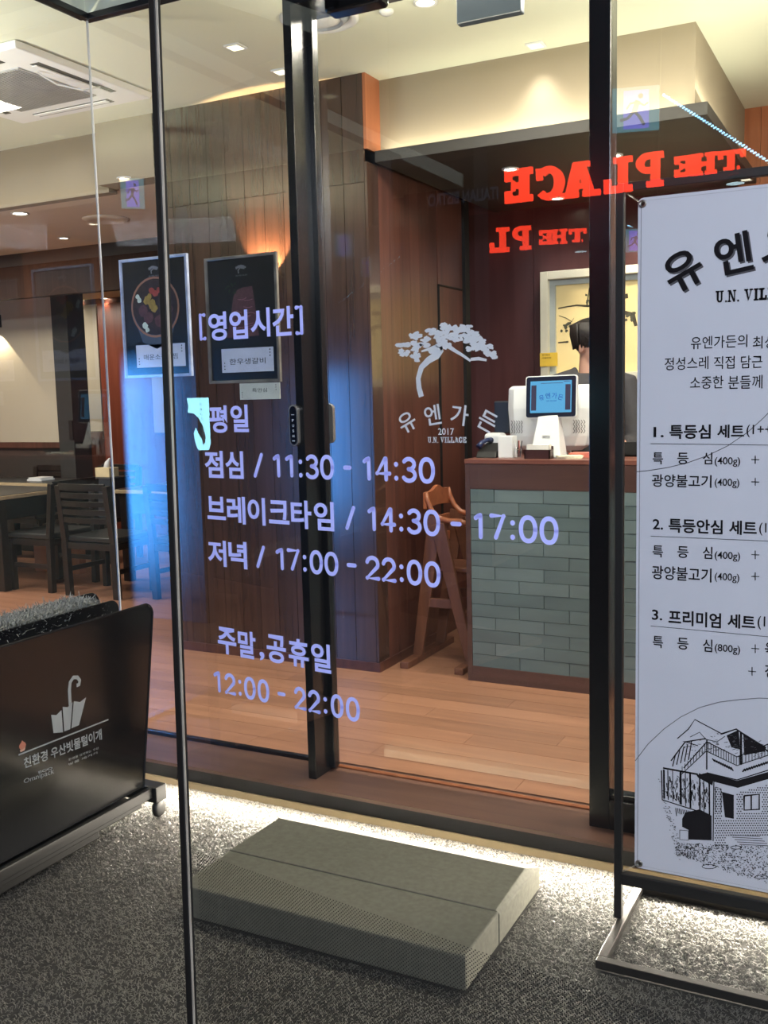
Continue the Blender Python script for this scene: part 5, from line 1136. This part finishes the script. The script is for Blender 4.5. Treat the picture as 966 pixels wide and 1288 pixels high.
def disp(mb, o_, u_, v_, pts): mb.add([o_ + u_ * a + v_ * b_ for a, b_ in pts], [tuple(range(len(pts)))])
def exit_sign(corner_px, tt, label, near=True, strength=2.6):
    f = mirror_near if near else mirror_fac
    (l_, t_), (r_, b_) = corner_px
    A = f(l_, t_, tt); B_ = f(r_, t_, tt); C_ = f(l_, b_, tt)
    o_ = C_; hz = A[2] - C_[2]; uu = (B_ - A); uu[2] = 0; wx = uu.length; uu.normalize(); U = Vector((0, 0, 1)); nn = uu.cross(U)
    if nn[1] < 0: nn = -nn
    t = thing('exit_sign', label, 'sign', tuple(o_))
    MB().obox(o_ - nn * .05, uu, nn, U, (-.012, wx + .012), (0, .048), (-.012, hz + .012)).build('sign_case', BLACKM, t)
    MB().obox(o_, uu, nn, U, (0, wx), (0, .004), (0, hz)).build('lit_face', emis('exit_teal', (70, 150, 170), strength), t)
    MB().obox(o_ + nn * .005, uu, nn, U, (wx * .24, wx * .78), (0, .002), (hz * .06, hz * .92)).build('doorway', emis('exit_violet', (110, 120, 240), strength * 1.25), t)
    mb = MB(); PE = lambda a, b_: o_ + nn * .009 + uu * (a * wx) + U * (b_ * hz)
    blob(mb, .60, .78, .055, PE, 12, .05, ry=.06); ribbon(mb, [(.55, .68), (.47, .45)], .12, PE); ribbon(mb, [(.47, .45), (.33, .30), (.17, .26)], .07, PE); ribbon(mb, [(.47, .45), (.58, .32), (.68, .12)], .07, PE); ribbon(mb, [(.55, .66), (.38, .62), (.30, .50)], .05, PE); ribbon(mb, [(.55, .64), (.68, .56), (.76, .62)], .05, PE)
    mb.build('running_figure', emis('exit_figure', (36, 84, 128), strength * .6), t, fix=False)
exit_sign(((770, 108), (830, 168)), 4.4, 'green and violet lit exit sign under the street canopy, right hand one')
exit_sign(((151, 222), (181, 262)), 6.2, 'dim lit exit sign under the street canopy, left hand one', near=False, strength=1.2)
# cool string of lights
p, q_ = mirror_near(831, 118, 5.0), mirror_near(985, 216, 4.4)
t = thing('light_string', 'slanting blue white string of small lamps above the street', 'lights', tuple(p))
MB().tube([p, q_], .0015, 6).build('string_cable', BLACKM, t)
mb = MB()
for k in range(90):
    c = p.lerp(q_, k / 89); mb.ell(c + Vector((0, 0, .006 * (k % 2))), (.0042, .0042, .0042), 6, 4)
o = mb.build('lamp_beads', emis('bead_blue', (140, 215, 255), 14), t, fix=False); o['kind'] = 'stuff'
# tall blue lit panel that the corner glass and the lacquered panelling mirror
t = thing('blue_light_panel', 'tall glowing blue panel standing in the dining room behind the glass corner', 'light panel', (-4.265, 1.44, 0))
MB().box(-4.62, -3.92, 1.38, 1.442, 0, 2.2).build('panel_case', BLACKM, t)
PB = emis('panel_blue', (70, 150, 240), 6.5); n = PB.node_tree.nodes; l = PB.node_tree.links      # an edge-lit panel: bright along its left side, dying away
tc = n.new('ShaderNodeTexCoord'); sx = n.new('ShaderNodeSeparateXYZ'); l.new(tc.outputs['Object'], sx.inputs[0])
def ramp(o_, a, b_, lo=0.0, hi=1.0):
    r_ = n.new('ShaderNodeMapRange'); r_.interpolation_type = 'SMOOTHSTEP'; r_.inputs[1].default_value = a; r_.inputs[2].default_value = b_; r_.inputs[3].default_value = lo; r_.inputs[4].default_value = hi
    l.new(o_, r_.inputs[0]); return r_.outputs[0]
def times(a, b_):
    m_ = n.new('ShaderNodeMath'); m_.operation = 'MULTIPLY'; l.new(a, m_.inputs[0])
    if isinstance(b_, float): m_.inputs[1].default_value = b_
    else: l.new(b_, m_.inputs[1])
    return m_.outputs[0]
g_ = times(times(ramp(sx.outputs[0],   .31, -.27, .10, 1.0), ramp(sx.outputs[0], -.315, -.24)), times(ramp(sx.outputs[2], .05, .75, .12, 1.0), ramp(sx.outputs[2], 1.80, 1.5)))
l.new(times(g_, 13.0), n['Principled BSDF'].inputs['Emission Strength'])
MB().box(-4.58, -3.95, 1.442, 1.446, .0, 1.80).build('lit_face', PB, t)
struct(MB().box(-9.6, -3.05, .3, .59, 0, ZC).build('wall_front', DARKP))
# pale cyan lit notice for the near glass, notched by an arm's silhouette
A = mirror_near(235, 500, 2.25); B_ = mirror_near(262.5, 500, 2.25); C_ = mirror_near(262.5, 566, 2.25)
uu = B_ - A; uu[2] = 0; wx = uu.length; uu.normalize(); hz = B_[2] - C_[2]; nn = uu.cross(Vector((0, 0, 1))); nn = nn if nn[1] > 0 else -nn
t = thing('lit_notice', 'pale cyan lit notice board on a pole cut out where an arm hides it', 'notice board', (A[0], A[1], -.112))
o_ = Vector((A[0], A[1], C_[2])); PN = [(0, 1), (1, 1), (1, .3), (1.0, .12), (.9, 0), (.42, 0), (.30, .12), (.24, .32), (.34, .43), (.48, .30), (.60, .20), (.66, .10), (.74, .14), (.78, .26), (.66, .48), (.48, .62), (.30, .70), (.0, .73), (.05, .84)]
mb = MB(); mb.prism([o_ + uu * (a * wx) + Vector((0, 0, b_ * hz)) for a, b_ in PN], -nn * .01); mb.build('lit_face', emis('notice_cyan', (150, 225, 248), 8), t, fix=False)
mb = MB()
for k in range(4): text_box(mb, '가', lambda a, b_: o_ + nn * .002 + uu * (a * wx) + Vector((0, 0, b_ * hz)), .56, .68, .84 - k * .09, .89 - k * .09)
mb.build('notice_lettering', INK, t, fix=False)
MB().cyl(o_ + uu * wx * .6 - nn * .03 + Vector((0, 0, -o_[2] - .112)), o_ + uu * wx * .6 - nn * .03 + Vector((0, 0, hz)), .012, 8).build('pole', BLACKM, t)
# round street lamp mirrored above the bowl poster, and one above the banner
for (px, py, z_, s_, lb, near_) in ((165, 332, 3.0, 9, 'round cool street lamp hung low under the canopy, left one', False), (925, 231, 3.2, 3.5, 'oval cool street lamp hung under the canopy, right one', True)):
    r = ray(px, py)
    if near_: m = r - 2 * r.dot(ND) * ND; o_ = EYE + 2 * D0 * ND
    else: m = Vector((r[0], -r[1], r[2])); o_ = EYE + Vector((0, 2 * 3.276, 0))
    c = o_ + m * ((z_ - o_[2]) / m[2])
    t = thing('street_lamp', lb, 'lamp', tuple(c), 'round street lamps')
    MB().lathe([(.001, 0), (.075, 0), (.075, .004)], c, 24).build('lens', emis('street_lens_%d' % int(s_), (210, 245, 255), s_), t)
    MB().lathe([(.095, .001), (.095, .05), (.03, .09), (.001, .09)], c, 24).build('lamp_shade', BLACKM, t, smooth=True)
    MB().cyl(c + Vector((0, 0, .09)), Vector((c[0], c[1], 3.45)), .008, 8).build('lamp_rod', BLACKM, t)
# unseen block added to cut off part of the sign's facade reflection
struct(MB().box(-3.55, -2.95, -1.2, -.9, -.112, 3.45).build('wall_blocker', mat('blocker_dark', (30, 30, 32), rough=.8)))

bpy.data.objects.remove(_to); bpy.data.curves.remove(_cv)
for o in bpy.data.objects:
    if '_base' in o: del o['_base']
